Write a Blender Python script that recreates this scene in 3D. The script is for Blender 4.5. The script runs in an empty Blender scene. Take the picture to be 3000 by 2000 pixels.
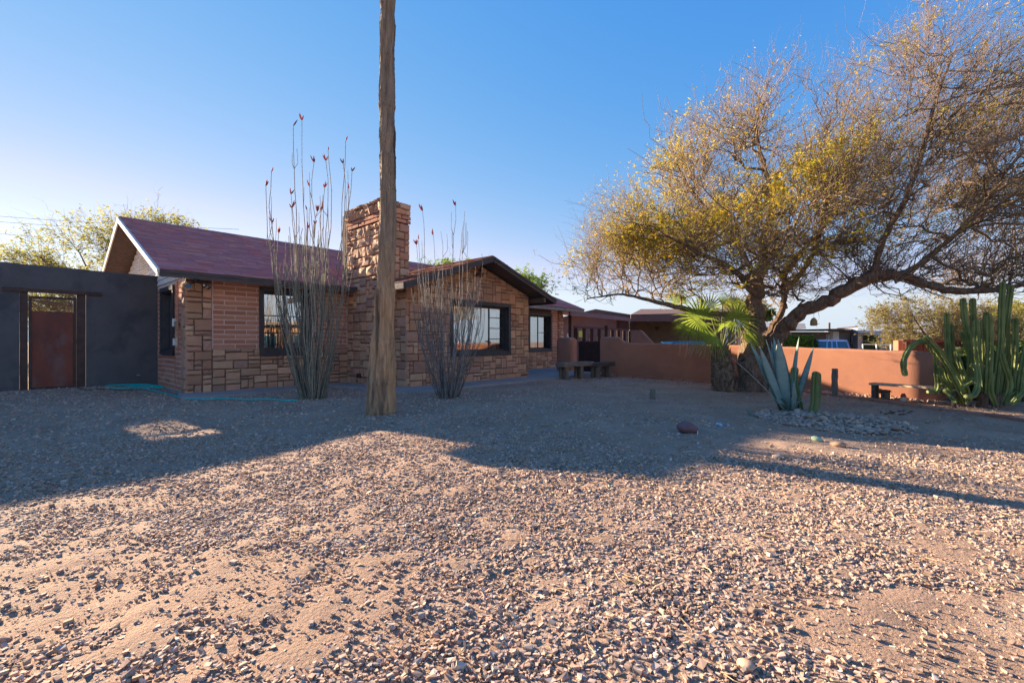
import bpy, bmesh, math, random
import numpy as np
from mathutils import Vector, Matrix
random.seed(7); RNG = np.random.default_rng(11)
R = math.radians
SC = bpy.context.scene
COL = SC.collection
# ------------------------------------------------------------------ camera, sky, sun, exposure
FPX, CAMH = 1333.0, 1.10
cam = bpy.data.objects.new('camera', bpy.data.cameras.new('camera')); COL.objects.link(cam)
cam.location = (0, 0, CAMH); cam.rotation_euler = (R(90), 0, 0)
cam.data.sensor_width = 36; cam.data.lens = 36*FPX/3000; cam.data.clip_start = .05; cam.data.clip_end = 2000
SC.camera = cam
SUN_DIR = Vector((-.816, .577, 0)).normalized()      # horizontal direction towards the sun
SUN_EL = R(17.2)
w = bpy.data.worlds.new('World'); SC.world = w; w.use_nodes = True
nt = w.node_tree; nt.nodes.clear()
sky = nt.nodes.new('ShaderNodeTexSky'); sky.sky_type = 'NISHITA'; sky.sun_disc = False
sky.sun_elevation = SUN_EL; sky.sun_rotation = math.atan2(SUN_DIR.x, SUN_DIR.y)
sky.altitude = 800; sky.air_density = 1.0; sky.dust_density = 0; sky.ozone_density = 2.5
bg = nt.nodes.new('ShaderNodeBackground'); bg.inputs[1].default_value = .15
wo = nt.nodes.new('ShaderNodeOutputWorld')
sx_ = nt.nodes.new('ShaderNodeSeparateColor'); cx_ = nt.nodes.new('ShaderNodeCombineColor'); nt.links.new(sky.outputs[0], sx_.inputs[0])
for k, (pw, ml_) in enumerate(((1.5, .155), (.62, .295), (.13, .755))):      # clear desert sky: deep azure overhead, paler towards the sun and the horizon
    a_ = nt.nodes.new('ShaderNodeMath'); a_.operation = 'POWER'; a_.inputs[1].default_value = pw; nt.links.new(sx_.outputs[k], a_.inputs[0])
    b_ = nt.nodes.new('ShaderNodeMath'); b_.operation = 'MULTIPLY'; b_.inputs[1].default_value = ml_; nt.links.new(a_.outputs[0], b_.inputs[0]); 
    g_ = nt.nodes.new('ShaderNodeMath'); g_.operation = 'POWER'; g_.inputs[1].default_value = 3; nt.links.new(sx_.outputs[k], g_.inputs[0])
    h_ = nt.nodes.new('ShaderNodeMath'); h_.operation = 'MULTIPLY_ADD'; h_.inputs[1].default_value = (5, .8, .35)[k]/9**3; nt.links.new(g_.outputs[0], h_.inputs[0]); nt.links.new(b_.outputs[0], h_.inputs[2]); nt.links.new(h_.outputs[0], cx_.inputs[k])
mn_ = nt.nodes.new('ShaderNodeMath'); mn_.operation = 'MINIMUM'; gl_ = nt.nodes.new('ShaderNodeMath'); gl_.operation = 'MULTIPLY'; gl_.inputs[1].default_value = .88
rr_ = cx_.inputs[0].links[0].from_socket; gg_ = cx_.inputs[1].links[0].from_socket; nt.links.new(gg_, gl_.inputs[0]); nt.links.new(rr_, mn_.inputs[0]); nt.links.new(gl_.outputs[0], mn_.inputs[1]); nt.links.new(mn_.outputs[0], cx_.inputs[0])
bl_ = nt.nodes.new('ShaderNodeMath'); bl_.operation = 'MULTIPLY'; bl_.inputs[1].default_value = .90; m2_ = nt.nodes.new('ShaderNodeMath'); m2_.operation = 'MINIMUM'
nt.links.new(cx_.inputs[2].links[0].from_socket, bl_.inputs[0]); nt.links.new(gg_, m2_.inputs[0]); nt.links.new(bl_.outputs[0], m2_.inputs[1]); nt.links.new(m2_.outputs[0], cx_.inputs[1]); nt.links.new(m2_.outputs[0], gl_.inputs[0])
nt.links.new(cx_.outputs[0], bg.inputs[0]); nt.links.new(bg.outputs[0], wo.inputs[0])
sl = bpy.data.lights.new('sun', 'SUN'); sl.energy = 3.25; sl.angle = R(.53); sl.color = (1, .77, .53)
so = bpy.data.objects.new('sun', sl); COL.objects.link(so)
d3 = Vector((SUN_DIR.x*math.cos(SUN_EL), SUN_DIR.y*math.cos(SUN_EL), math.sin(SUN_EL)))
so.rotation_euler = d3.to_track_quat('Z', 'Y').to_euler(); so.location = (-20, 20, 20)
SC.view_settings.view_transform = 'Standard'; SC.view_settings.look = 'None'
SC.view_settings.exposure = 2.68; SC.view_settings.gamma = 1; SC.view_settings.use_curve_mapping = False
SC.cycles.max_bounces = 6; SC.cycles.transparent_max_bounces = 12

# ------------------------------------------------------------------ helpers
def P(px, py, Y):
    "point at depth Y metres that the photograph shows at this place"
    return Vector(((px-1500)/FPX*Y, Y, CAMH+(1000-py)/FPX*Y))
def sstep(a, b, x):
    t = np.clip((x-a)/(b-a), 0, 1); return t*t*(3-2*t)
C0 = Vector((-6.65, 9.28, 0)); TH = math.atan2(.743, .669)
E1 = Vector((math.cos(TH), math.sin(TH), 0)); E2 = Vector((-math.sin(TH), math.cos(TH), 0))
def HW(s, t, z=0): return C0+E1*s+E2*t+Vector((0, 0, z))
_ph = RNG.uniform(0, 6.28, (14, 2)); _fr = RNG.uniform(.3, 1, 14)
def wob(x, y, sc):
    r = 0
    for i in range(7):
        a = i*2.4+.3; k = (1.0+.55*i)/sc
        r = r+np.sin((x*math.cos(a)+y*math.sin(a))*k*2+_ph[i, 0])/(1+.5*i)
    return r/3
def gh(x, y):
    x = np.asarray(x, float); y = np.asarray(y, float)
    h = -.02*np.clip(x-1, 0, 9.5)
    h = h+.10*sstep(-7.2, -9.6, x)*sstep(4, 8, y)
    # beyond the garden wall the street lies lower
    d1 = (x-3.35)*.625+(y-15.4)*.781; d2 = (x-6.1)*.79+(y-13.2)*.613
    d = np.minimum(d1, np.maximum(d2, (x-10)*.9))
    d = np.where(x > 2.0, np.where(x > 6.1, d2, d1), -9)
    h = h-.36*sstep(.6, 7, d)
    h = h+.05*np.exp(-(((x-4.55)/.95)**2+((y-6.75)/.75)**2))
    h = h-.08*sstep(-.8, -3, x)*(1-sstep(5.5, 8, y))*(y > -3)  # left foreground sunk to lengthen the charcoal wall's shadow
    near = 1-sstep(6.5, 9, y)
    amp = .016*np.where((x > -9), 1, .3)*near
    return h+amp*wob(x, y, 1.1)+.0035*wob(x+7, y-3, .35)*near
def G(x, y): return float(gh(x, y))
def props(o, label=None, cat=None, group=None, kind=None):
    if label: o['label'] = label
    if cat: o['category'] = cat
    if group: o['group'] = group
    if kind: o['kind'] = kind
    return o
def thing(name, label, cat, loc=(0, 0, 0), rz=0, group=None):
    o = bpy.data.objects.new(name, None); COL.objects.link(o); o.empty_display_size = .2
    o.location = loc; o.rotation_euler = (0, 0, rz); return props(o, label, cat, group)
def link(name, me, parent=None, m=None):
    if m is not None and not me.materials: me.materials.append(m)
    o = bpy.data.objects.new(name, me); COL.objects.link(o)
    if parent: o.parent = parent
    return o
class MB:
    def __init__(s): s.v = []; s.f = []; s.M = None
    def add(s, vs, fs):
        b = len(s.v)
        s.v += [tuple(s.M @ Vector(v)) if s.M else tuple(v) for v in vs]
        s.f += [tuple(b+i for i in f) for f in fs]; return s
    def box(s, x0, x1, y0, y1, z0, z1):
        v = [(x, y, z) for z in (z0, z1) for y in (y0, y1) for x in (x0, x1)]
        return s.add(v, [(0, 2, 3, 1), (4, 5, 7, 6), (0, 1, 5, 4), (1, 3, 7, 5), (3, 2, 6, 7), (2, 0, 4, 6)])
    def bar(s, a, b, w, h, up=(0, 0, 1)):
        a = Vector(a); b = Vector(b); d = (b-a).normalized(); x = d.cross(Vector(up))
        if x.length < 1e-4: x = d.cross(Vector((1, 0, 0)))
        x.normalize(); u = x.cross(d).normalized()
        v = [p+x*w/2*i+u*h/2*j for p in (a, b) for i, j in ((-1, -1), (1, -1), (1, 1), (-1, 1))]
        return s.add(v, [(0, 3, 2, 1), (4, 5, 6, 7), (0, 1, 5, 4), (1, 2, 6, 5), (2, 3, 7, 6), (3, 0, 4, 7)])
    def tube(s, pts, rad, k=8, cap=True, prof=None):
        pts = [Vector(p) for p in pts]; n = len(pts)
        if not hasattr(rad, '__len__'): rad = [rad]*n
        t = (pts[1]-pts[0]).normalized(); ref = Vector((0, 1, 0)) if abs(t.y) < .8 else Vector((1, 0, 0))
        x = t.cross(ref).normalized(); vs = []
        for i, p in enumerate(pts):
            t = (pts[min(i+1, n-1)]-pts[max(i-1, 0)]).normalized()
            x = (x-t*x.dot(t)).normalized(); y = t.cross(x)
            for j in range(k):
                a = 2*math.pi*j/k; r = rad[i]*(prof[j % len(prof)] if prof else 1)
                vs.append(p+(x*math.cos(a)+y*math.sin(a))*r)
        fs = [(i*k+j, i*k+(j+1) % k, (i+1)*k+(j+1) % k, (i+1)*k+j) for i in range(n-1) for j in range(k)]
        if cap: fs += [tuple(range(k))[::-1], tuple((n-1)*k+j for j in range(k))]
        return s.add(vs, fs)
    def prism(s, poly, off):
        n = len(poly); off = Vector(off); v = [Vector(p) for p in poly]; v += [p+off for p in v]
        return s.add(v, [tuple(range(n))[::-1], tuple(range(n, 2*n))]+[(i, (i+1) % n, n+(i+1) % n, n+i) for i in range(n)])
    def build(s, name, m=None, parent=None, smooth=False, bevel=0):
        me = bpy.data.meshes.new(name); me.from_pydata(s.v, [], s.f); me.update()
        if smooth: me.shade_smooth()
        o = link(name, me, parent, m)
        if bevel:
            b = o.modifiers.new('bevel', 'BEVEL'); b.width = bevel; b.segments = 2; b.limit_method = 'ANGLE'
        return o
def ico(sub=1):
    bm = bmesh.new(); bmesh.ops.create_icosphere(bm, subdivisions=sub, radius=1)
    v = np.array([x.co[:] for x in bm.verts]); f = np.array([[a.index for a in q.verts] for q in bm.faces]); bm.free(); return v, f
def np_mesh(name, V, F, m, parent=None, smooth=False):
    me = bpy.data.meshes.new(name); V = np.asarray(V, np.float32).reshape(-1, 3); F = np.asarray(F, np.int32)
    k = F.shape[1]; me.vertices.add(len(V)); me.vertices.foreach_set('co', V.ravel())
    me.loops.add(F.size); me.loops.foreach_set('vertex_index', F.ravel())
    me.polygons.add(len(F)); me.polygons.foreach_set('loop_start', np.arange(0, F.size, k, dtype=np.int32))
    me.polygons.foreach_set('use_smooth', np.full(len(F), smooth)); me.update(calc_edges=True)
    return link(name, me, parent, m)
def unit(a): return a/np.maximum(np.linalg.norm(a, axis=-1, keepdims=True), 1e-9)
def btubes(Pp, Rr, k=3):
    "batch of tubes: Pp (N,n,3) centre lines, Rr (N,n) radii"
    N, n, _ = Pp.shape; T = np.empty_like(Pp); T[:, 1:-1] = Pp[:, 2:]-Pp[:, :-2]; T[:, 0] = Pp[:, 1]-Pp[:, 0]; T[:, -1] = Pp[:, -1]-Pp[:, -2]
    T = unit(T); ref = np.array([.31, .87, .12]); X = unit(np.cross(T, ref)); Y = np.cross(T, X)
    a = np.arange(k)*2*math.pi/k
    V = Pp[:, :, None]+(X[:, :, None]*np.cos(a)[:, None]+Y[:, :, None]*np.sin(a)[:, None])*Rr[:, :, None, None]
    i, j = np.meshgrid(np.arange(n-1), np.arange(k), indexing='ij'); i = i.ravel(); j = j.ravel()
    q = np.stack([i*k+j, i*k+(j+1) % k, (i+1)*k+(j+1) % k, (i+1)*k+j], -1)
    F = (q[None]+(np.arange(N)*n*k)[:, None, None]).reshape(-1, 4)
    return V.reshape(-1, 3), F
def cat_vf(parts):
    V = []; F = []; b = 0
    for v, f in parts: V.append(v); F.append(f+b); b += len(v)
    return np.concatenate(V), np.concatenate(F)
def resamp(pts, n):
    pts = np.array([tuple(p) for p in pts], float); d = np.r_[0, np.cumsum(np.linalg.norm(np.diff(pts, axis=0), axis=1))]
    if len(pts) > 2:   # Catmull-Rom
        out = []; q = np.vstack([2*pts[0]-pts[1], pts, 2*pts[-1]-pts[-2]])
        for t in np.linspace(0, len(pts)-1-1e-6, n):
            i = int(t); f = t-i; a, b, c, e = q[i:i+4]
            out.append(.5*((2*b)+(c-a)*f+(2*a-5*b+4*c-e)*f*f+(3*b-a-3*c+e)*f**3))
        return np.array(out)
    t = np.linspace(0, d[-1], n); return np.stack([np.interp(t, d, pts[:, i]) for i in range(3)], 1)

# ------------------------------------------------------------------ materials
def M(name, c1, c2=None, rough=.85, scale=4, bump=.0, bscale=30, cols=None, rv=.0, detail=6, stretch=None, spec=.3, metal=0, trans=0, coord='Object', bdist=.01, c3=None, s3=.6):
    m = bpy.data.materials.new(name); m.use_nodes = True; t = m.node_tree; N = t.nodes; L = t.links
    b = N['Principled BSDF']; b.inputs['Roughness'].default_value = rough; b.inputs['Metallic'].default_value = metal
    b.inputs['Specular IOR Level'].default_value = spec
    tc = N.new('ShaderNodeTexCoord'); vec = tc.outputs[coord]
    if stretch:
        mp = N.new('ShaderNodeMapping'); mp.inputs['Scale'].default_value = stretch; L.new(vec, mp.inputs[0]); vec = mp.outputs[0]
    def noise(sc, det=detail, ro=.6):
        n = N.new('ShaderNodeTexNoise'); n.inputs['Scale'].default_value = sc; n.inputs['Detail'].default_value = det
        n.inputs['Roughness'].default_value = ro; L.new(vec, n.inputs['Vector']); return n.outputs['Fac']
    def mix(fac, a, bb, mode='MIX'):
        x = N.new('ShaderNodeMix'); x.data_type = 'RGBA'; x.blend_type = mode
        for s, val in ((x.inputs[0], fac), (x.inputs[6], a), (x.inputs[7], bb)):
            if hasattr(val, 'is_linked'): L.new(val, s)
            elif isinstance(val, (int, float)): s.default_value = val
            else: s.default_value = (*val, 1)
        return x.outputs[2]
    def contrast(f, lo, hi):
        r = N.new('ShaderNodeMapRange'); r.inputs[1].default_value = lo; r.inputs[2].default_value = hi; L.new(f, r.inputs[0]); return r.outputs[0]
    c2 = c2 or c1
    col = mix(contrast(noise(scale), .35, .65), c1, c2)
    if cols or rv:
        ge = N.new('ShaderNodeNewGeometry'); oi = N.new('ShaderNodeObjectInfo')
        ad = N.new('ShaderNodeMath'); ad.operation = 'ADD'; L.new(ge.outputs['Random Per Island'], ad.inputs[0]); L.new(oi.outputs['Random'], ad.inputs[1])
        fr = N.new('ShaderNodeMath'); fr.operation = 'FRACT'; L.new(ad.outputs[0], fr.inputs[0]); rnd = fr.outputs[0]
    if cols:
        cr = N.new('ShaderNodeValToRGB'); e = cr.color_ramp.elements; cr.color_ramp.interpolation = 'CONSTANT' if len(cols) > 3 else 'LINEAR'
        while len(e) < len(cols): e.new(.5)
        for i, cc in enumerate(cols): e[i].position = i/len(cols); e[i].color = (*cc, 1)
        L.new(rnd, cr.inputs[0]); col = mix(.35, cr.outputs[0], col)
    if rv:
        m2 = N.new('ShaderNodeMath'); m2.operation = 'MULTIPLY'; m2.inputs[1].default_value = 7.31; L.new(rnd, m2.inputs[0])
        f2 = N.new('ShaderNodeMath'); f2.operation = 'FRACT'; L.new(m2.outputs[0], f2.inputs[0])
        r = N.new('ShaderNodeMapRange'); r.inputs[3].default_value = 1-rv; r.inputs[4].default_value = 1+rv; L.new(f2.outputs[0], r.inputs[0])
        hs = N.new('ShaderNodeHueSaturation'); L.new(col, hs.inputs['Color']); L.new(r.outputs[0], hs.inputs['Value']); col = hs.outputs[0]
    if c3: col = mix(contrast(noise(s3, 4), .5, .62), col, c3)
    L.new(col, b.inputs['Base Color'])
    if bump:
        bp = N.new('ShaderNodeBump'); bp.inputs['Strength'].default_value = bump; bp.inputs['Distance'].default_value = bdist
        L.new(noise(bscale, 8, .65), bp.inputs['Height']); L.new(bp.outputs[0], b.inputs['Normal'])
    if trans:
        tr = N.new('ShaderNodeBsdfTranslucent'); L.new(col, tr.inputs[0]); mx = N.new('ShaderNodeMixShader'); mx.inputs[0].default_value = trans
        L.new(b.outputs[0], mx.inputs[1]); L.new(tr.outputs[0], mx.inputs[2]); L.new(mx.outputs[0], N['Material Output'].inputs[0])
    return m
def glass_mat(name, refl=.5, tint=(.75, .85, .85)):
    m = bpy.data.materials.new(name); m.use_nodes = True; t = m.node_tree; N = t.nodes; L = t.links; N.remove(N['Principled BSDF'])
    tr = N.new('ShaderNodeBsdfTransparent'); tr.inputs[0].default_value = (*tint, 1); gl = N.new('ShaderNodeBsdfGlossy'); gl.inputs['Roughness'].default_value = .005
    gl.inputs[0].default_value = (.95, .97, 1, 1)
    lw = N.new('ShaderNodeLayerWeight'); lw.inputs[0].default_value = .35
    mr = N.new('ShaderNodeMapRange'); mr.inputs[3].default_value = refl*.7; mr.inputs[4].default_value = 1; L.new(lw.outputs['Fresnel'], mr.inputs[0])
    mx = N.new('ShaderNodeMixShader'); L.new(mr.outputs[0], mx.inputs[0]); L.new(tr.outputs[0], mx.inputs[1]); L.new(gl.outputs[0], mx.inputs[2]); L.new(mx.outputs[0], N['Material Output'].inputs[0])
    return m
m_ground = M('dirt', (.385, .26, .185), (.29, .195, .14), .95, 1.1, 1.0, 55, coord='Object', bdist=.018, c3=(.40, .28, .20), s3=.9, detail=9)
GR = [(.44, .30, .21), (.48, .37, .29), (.35, .235, .175), (.52, .42, .34), (.30, .21, .17), (.45, .33, .26), (.40, .235, .165), (.58, .49, .40), (.35, .29, .265), (.50, .35, .22), (.24, .17, .14), (.38, .34, .31), (.45, .28, .22)]
m_gravel = M('gravel_stone', (.44, .325, .245), (.36, .265, .20), .85, 12, 0, 30, cols=GR, rv=.25)
m_river = M('river_stone', (.40, .30, .22), (.32, .23, .17), .75, 9, .15, 60, cols=[(.42, .28, .19), (.50, .40, .30), (.33, .21, .16), (.38, .30, .25), (.30, .25, .23), (.44, .31, .22)], rv=.25)
m_straw = M('dry_twig', (.50, .36, .2), (.36, .25, .15), .9, 5, cols=[(.5, .36, .2), (.33, .22, .13), (.55, .42, .26)], rv=.2)
ST = [(.50, .28, .165), (.56, .345, .205), (.43, .23, .145), (.51, .29, .18), (.37, .215, .165), (.60, .39, .24), (.46, .25, .17)]
m_stone = M('sandstone', (.53, .305, .19), (.40, .23, .15), .9, 9, .8, 26, cols=ST, rv=.20, bdist=.02)
m_brick = M('adobe_brick', (.50, .22, .135), (.41, .18, .115), .92, 11, .6, 40, cols=[(.50, .21, .13), (.44, .18, .11), (.54, .27, .17)], rv=.12, bdist=.01)
m_mort_d = M('stone_mortar', (.12, .08, .062), (.18, .12, .09), .95, 20, .5, 60)
m_mort_l = M('brick_mortar', (.72, .53, .46), (.62, .45, .39), .95, 15, .5, 60)
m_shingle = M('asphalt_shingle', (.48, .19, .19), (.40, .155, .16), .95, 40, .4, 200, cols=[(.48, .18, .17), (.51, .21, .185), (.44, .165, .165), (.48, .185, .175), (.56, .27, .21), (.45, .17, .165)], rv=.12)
m_shingle2 = M('sunlit_shingle', (.24, .10, .075), (.18, .075, .06), .95, 40, .4, 200, cols=[(.24, .10, .075), (.29, .13, .10), (.20, .08, .065), (.25, .12, .095)], rv=.16)  # darker copy for the sunlit slope; asphalt_shingle is lightened for the shaded front
m_char = M('charcoal_trim_paint', (.055, .05, .055), (.085, .078, .08), .6, 6, .2, 20, stretch=(1, 1, 5))
m_soffit = M('brown_soffit_board', (.14, .10, .085), (.10, .075, .065), .8, 8, .2, 30)
m_greytrim = M('weathered_trim', (.30, .28, .25), (.20, .18, .16), .85, 7, .3, 30)
m_white = M('white_paint', (.72, .70, .64), (.60, .57, .52), .7, 5, .15, 30)
m_frame = M('dark_window_paint', (.035, .035, .042), (.055, .052, .055), .45, 8, .15, 30)
m_steel = M('dark_steel', (.045, .03, .03), (.07, .045, .04), .5, 9, .2, 40, metal=.2)
m_rust = M('rusty_steel_sheet', (.21, .058, .038), (.13, .042, .032), .55, 3, .3, 14, stretch=(1, 1, .5), c3=(.17, .085, .075), s3=2.2)
m_conc = M('concrete', (.34, .31, .29), (.27, .25, .235), .9, 3, .3, 60)
m_glass = glass_mat('window_glass'); m_glass_b = glass_mat('car_glass', .4, (.35, .5, .55))
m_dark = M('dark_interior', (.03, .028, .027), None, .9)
m_curtain = M('white_curtain', (.62, .62, .62), (.5, .5, .52), .9, 3, trans=.3)
m_wood = M('weathered_timber', (.24, .20, .16), (.13, .105, .085), .9, 3, .7, 18, stretch=(8, 8, 1.2), bdist=.01)
m_woodH = M('weathered_plank', (.26, .215, .175), (.14, .115, .095), .9, 3, .7, 18, stretch=(1.2, 8, 8), bdist=.01)
m_bark = M('mesquite_bark', (.26, .175, .12), (.10, .07, .05), .95, 5, 1, 14, stretch=(5, 5, 1), bdist=.04)
m_twig = M('mesquite_twig', (.26, .19, .125), (.17, .12, .08), .9, 3, rv=.25)
m_palmtrunk = M('palm_trunk_fibre', (.54, .36, .20), (.36, .24, .14), .95, 4, 1, 11, stretch=(6, 6, .8), bdist=.03, c3=(.12, .088, .065), s3=.8)
m_skin = M('terracotta_stucco', (.41, .19, .12), (.36, .165, .105), .95, 2.2, .35, 35, c3=(.33, .155, .105), s3=1.0)
m_agave = M('agave_skin', (.15, .235, .205), (.21, .29, .25), .55, 5, .15, 30, stretch=(1, 1, 3), spec=.4)
m_cact = M('cactus_skin', (.085, .155, .055), (.13, .20, .075), .55, 5, .1, 40, spec=.4)
m_cact2 = M('young_cactus_skin', (.10, .13, .035), (.15, .17, .05), .55, 5, .1, 40, spec=.4)
m_oco = M('ocotillo_bark', (.28, .25, .19), (.15, .15, .11), .9, 14, .6, 60, rv=.3)
m_ocog = M('ocotillo_grey_bark', (.26, .23, .20), (.13, .12, .115), .9, 14, .6, 60, rv=.3)
m_flower = M('ocotillo_flower', (.62, .07, .04), (.70, .13, .07), .7, 5)
m_budd = M('ocotillo_bud', (.16, .045, .04), (.10, .04, .04), .8, 5)
m_fan = M('fan_palm_leaf', (.22, .31, .035), (.32, .41, .07), .5, 3, trans=.5, rv=.2)
m_thatch = M('palm_boot', (.20, .13, .085), (.11, .07, .048), .95, 6, .5, 30, cols=[(.20, .13, .08), (.13, .085, .055), (.27, .19, .13)], rv=.25)
m_mleaf = M('mesquite_leaf', (.56, .42, .035), (.46, .40, .05), .7, .5, trans=.5, cols=[(.60, .43, .03), (.68, .38, .02), (.42, .41, .05), (.55, .46, .05), (.34, .38, .05), (.48, .42, .06)], rv=.2)
m_gleaf = M('pale_green_leaf', (.32, .32, .07), (.40, .37, .08), .7, .5, trans=.5, cols=[(.30, .33, .07), (.42, .40, .07), (.50, .42, .06), (.25, .28, .07)], rv=.2)
m_oleaf = M('olive_leaf', (.30, .26, .08), (.24, .22, .08), .7, .5, trans=.4, cols=[(.30, .25, .08), (.38, .30, .06), (.22, .21, .08), (.34, .26, .12)], rv=.2)
m_bleaf = M('bright_green_leaf', (.16, .28, .03), (.22, .33, .04), .7, .5, trans=.45, rv=.25)
m_dleaf = M('dark_green_leaf', (.05, .10, .02), (.09, .14, .03), .7, .5, trans=.3, rv=.3)
m_hedge = M('hedge_leaf', (.22, .30, .03), (.12, .20, .03), .7, 2, trans=.3, rv=.3)
m_edge = M('edging_brick', (.40, .20, .14), (.30, .15, .11), .92, 9, .5, 30, cols=[(.40, .19, .13), (.34, .17, .12), (.44, .24, .17)], rv=.15)

# ------------------------------------------------------------------ ground
def axis(lo, hi, near, fine, n_out):
    a = np.arange(near[0], near[1]+1e-6, fine); g = np.geomspace(1, 1+(hi-near[1]), n_out)[1:]-1
    l = np.geomspace(1, 1+(near[0]-lo), n_out)[1:]-1
    return np.r_[near[0]-l[::-1], a, near[1]+g]
xs = axis(-900, 900, (-11, 11), .06, 40); ys = axis(-900, 900, (.8, 14), .055, 40)
XX, YY = np.meshgrid(xs, ys); ZZ = gh(XX, YY)
fine = RNG.normal(0, 1, XX.shape); fine = (fine+np.roll(fine, 1, 0)+np.roll(fine, 1, 1)+np.roll(fine, -1, 0)+np.roll(fine, -1, 1))/5
ZZ = ZZ+fine*.011*(1-sstep(6, 10, YY))*(np.abs(XX) < 11)*(YY > .5)
nx, ny = len(xs), len(ys); i, j = np.meshgrid(np.arange(nx-1), np.arange(ny-1)); i = i.ravel(); j = j.ravel()
F = np.stack([j*nx+i, j*nx+i+1, (j+1)*nx+i+1, (j+1)*nx+i], -1)
props(np_mesh('ground', np.stack([XX, YY, ZZ], -1), F, m_ground, smooth=True), kind='structure')
mb = MB(); a = Vector((.503, -.864, 0)); o_ = Vector((.864, .503, 0))
for k in range(-12, 30):
    p0 = Vector((7.3, 11.2, 0))+o_*6+a*(-k*4); p1 = p0+a*(-4)
    q = [p0, p1, p1+o_*7, p0+o_*7]; mb.add([(v.x, v.y, G(v.x, v.y)+.02) for v in q], [(3, 2, 1, 0)])
props(mb.build('street', M('asphalt', (.055, .053, .052), (.075, .072, .07), .95, 20, .3, 90)), kind='structure')

# gravel density over the yard (world coordinates)
BARE = [(-1.5, 1.62, .8, .28, .6), (-1.95, 2.15, .9, .38, .85), (-2.7, 2.6, .9, .3, .6), (-.9, 2.05, .55, .3, .75), (1.75, 1.75, .75, .33, 1.0), (2.6, 2.3, .55, .4, .8), (2.6, 5.2, 1.7, .75, .85), (3.9, 5.1, 1.4, .4, .8),
        (-2.9, 3.3, .9, .16, .7), (-.05, 3.0, .35, .2, .4), (.55, 2.6, .3, .25, .5), (4.6, 8.9, 3.2, 3.0, .9), (7.5, 7.3, 3.2, 2.6, .93), (-.6, 1.75, .35, .16, .7), (-1.1, 2.75, .5, .2, .5)]
def dens(x, y):
    d = np.ones_like(x)
    for cx, cy, rx, ry, s in BARE:
        q = ((x-cx)/rx)**2+((y-cy)/ry)**2
        d = d*(1-s*(1-sstep(.55, 1.5, q+.35*wob(x*3, y*3, 1))))
    return np.clip(d*(.9+.35*wob(x+3, y+1, .7)), .06, 1)
SLAB_ST = [(-.25, -.78), (1.0, -.95), (1.93, -.72), (2.75, -.5), (2.95, -2.0), (3.02, -2.89), (3.7, -3.42), (4.3, -3.2), (8.6, -3.22), (10.3, -2.9), (10.6, -3.6), (14.5, -3.5), (14.5, .2), (-.1, .2)]
def in_poly(s, t, poly):
    r = np.zeros(s.shape, bool); n = len(poly)
    for k in range(n):
        (x1, y1), (x2, y2) = poly[k], poly[(k+1) % n]
        c = ((y1 > t) != (y2 > t)) & (s < (x2-x1)*(t-y1)/(y2-y1+1e-12)+x1); r ^= c
    return r
def scatter(n, y0, y1, half=1.18, dfun=dens):
    y = np.sqrt(RNG.uniform(y0**2, y1**2, n)); x = RNG.uniform(-1, 1, n)*half*y
    keep = RNG.uniform(0, 1, n) < dfun(x, y)
    dx, dy = x-C0.x, y-C0.y; s = dx*E1.x+dy*E1.y; t = dx*E2.x+dy*E2.y
    bad = ((s > -.05) & (t > -.05)) | in_poly(s, t, SLAB_ST) | ((t > 2.5) & (s < .1))
    d1 = (x-3.35)*.625+(y-15.4)*.781; d2 = (x-6.1)*.79+(y-13.2)*.613
    bad |= ((x > 2) & (x < 6.1) & (d1 > -.7)) | ((x >= 6.1) & (d2 > -.75)) | ((x+2.04)**2+(y-7.05)**2 < .05)
    k = keep & ~bad; return x[k], y[k]
def rocks(name, x, y, size, m, parent=None, flat=(.45, .8), nvar=10, sub=1, sink=.25, hook=gh, smooth=False, jit=.33, ang=False):
    bv, bf = ico(sub); var = []
    if sub == 1 and ang:
        bv = np.array([(x, y, z) for z in (-.75, .75) for y in (-.75, .75) for x in (-.75, .75)]); q_ = [(0, 2, 3, 1), (4, 5, 7, 6), (0, 1, 5, 4), (1, 3, 7, 5), (3, 2, 6, 7), (2, 0, 4, 6)]
        bf = np.array([t for a, b, c, d in q_ for t in ((a, b, c), (a, c, d))])
    for q in range(nvar):
        v = bv*(1+RNG.uniform(-jit, jit, (len(bv), 1))); v = v*np.array([1.2, RNG.uniform(.45, .9) if sub == 1 else RNG.uniform(.7, 1), 1]); var.append(v)
    var = np.array(var); n = len(x); V = var[RNG.integers(0, nvar, n)]
    fl = RNG.uniform(flat[0], flat[1], n); V = V*np.stack([np.ones(n), np.ones(n), fl], -1)[:, None]*(size/2)[:, None, None]
    a = RNG.uniform(0, 6.28, n); b = RNG.normal(0, .22, n)
    ca, sa, cb, sb = np.cos(a), np.sin(a), np.cos(b), np.sin(b)
    X, Y, Z = V[..., 0], V[..., 1], V[..., 2]
    X, Z = X*cb[:, None]-Z*sb[:, None], X*sb[:, None]+Z*cb[:, None]
    X, Y = X*ca[:, None]-Y*sa[:, None], X*sa[:, None]+Y*ca[:, None]
    zz = hook(x, y)+size*fl/2*(1-2*sink)
    V = np.stack([X+x[:, None], Y+y[:, None], Z+zz[:, None]], -1)
    F = (bf[None]+(np.arange(n)*len(bv))[:, None, None]).reshape(-1, 3)
    return np_mesh(name, V, F, m, parent, smooth=smooth)
gx, gy, gs = [], [], []
for n, y0, y1, s0, s1 in ((72000, 1.25, 3.2, .007, .024), (52000, 3.2, 5.6, .010, .029), (30000, 5.6, 10.5, .017, .038), (6000, 10.5, 16, .026, .05)):
    x, y = scatter(n, y0, y1); gx.append(x); gy.append(y); gs.append((s0+(s1-s0)*RNG.uniform(0, 1, len(x))**1.5)*RNG.choice([.8, 1, 1.25], len(x), p=[.35, .5, .15]))
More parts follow.
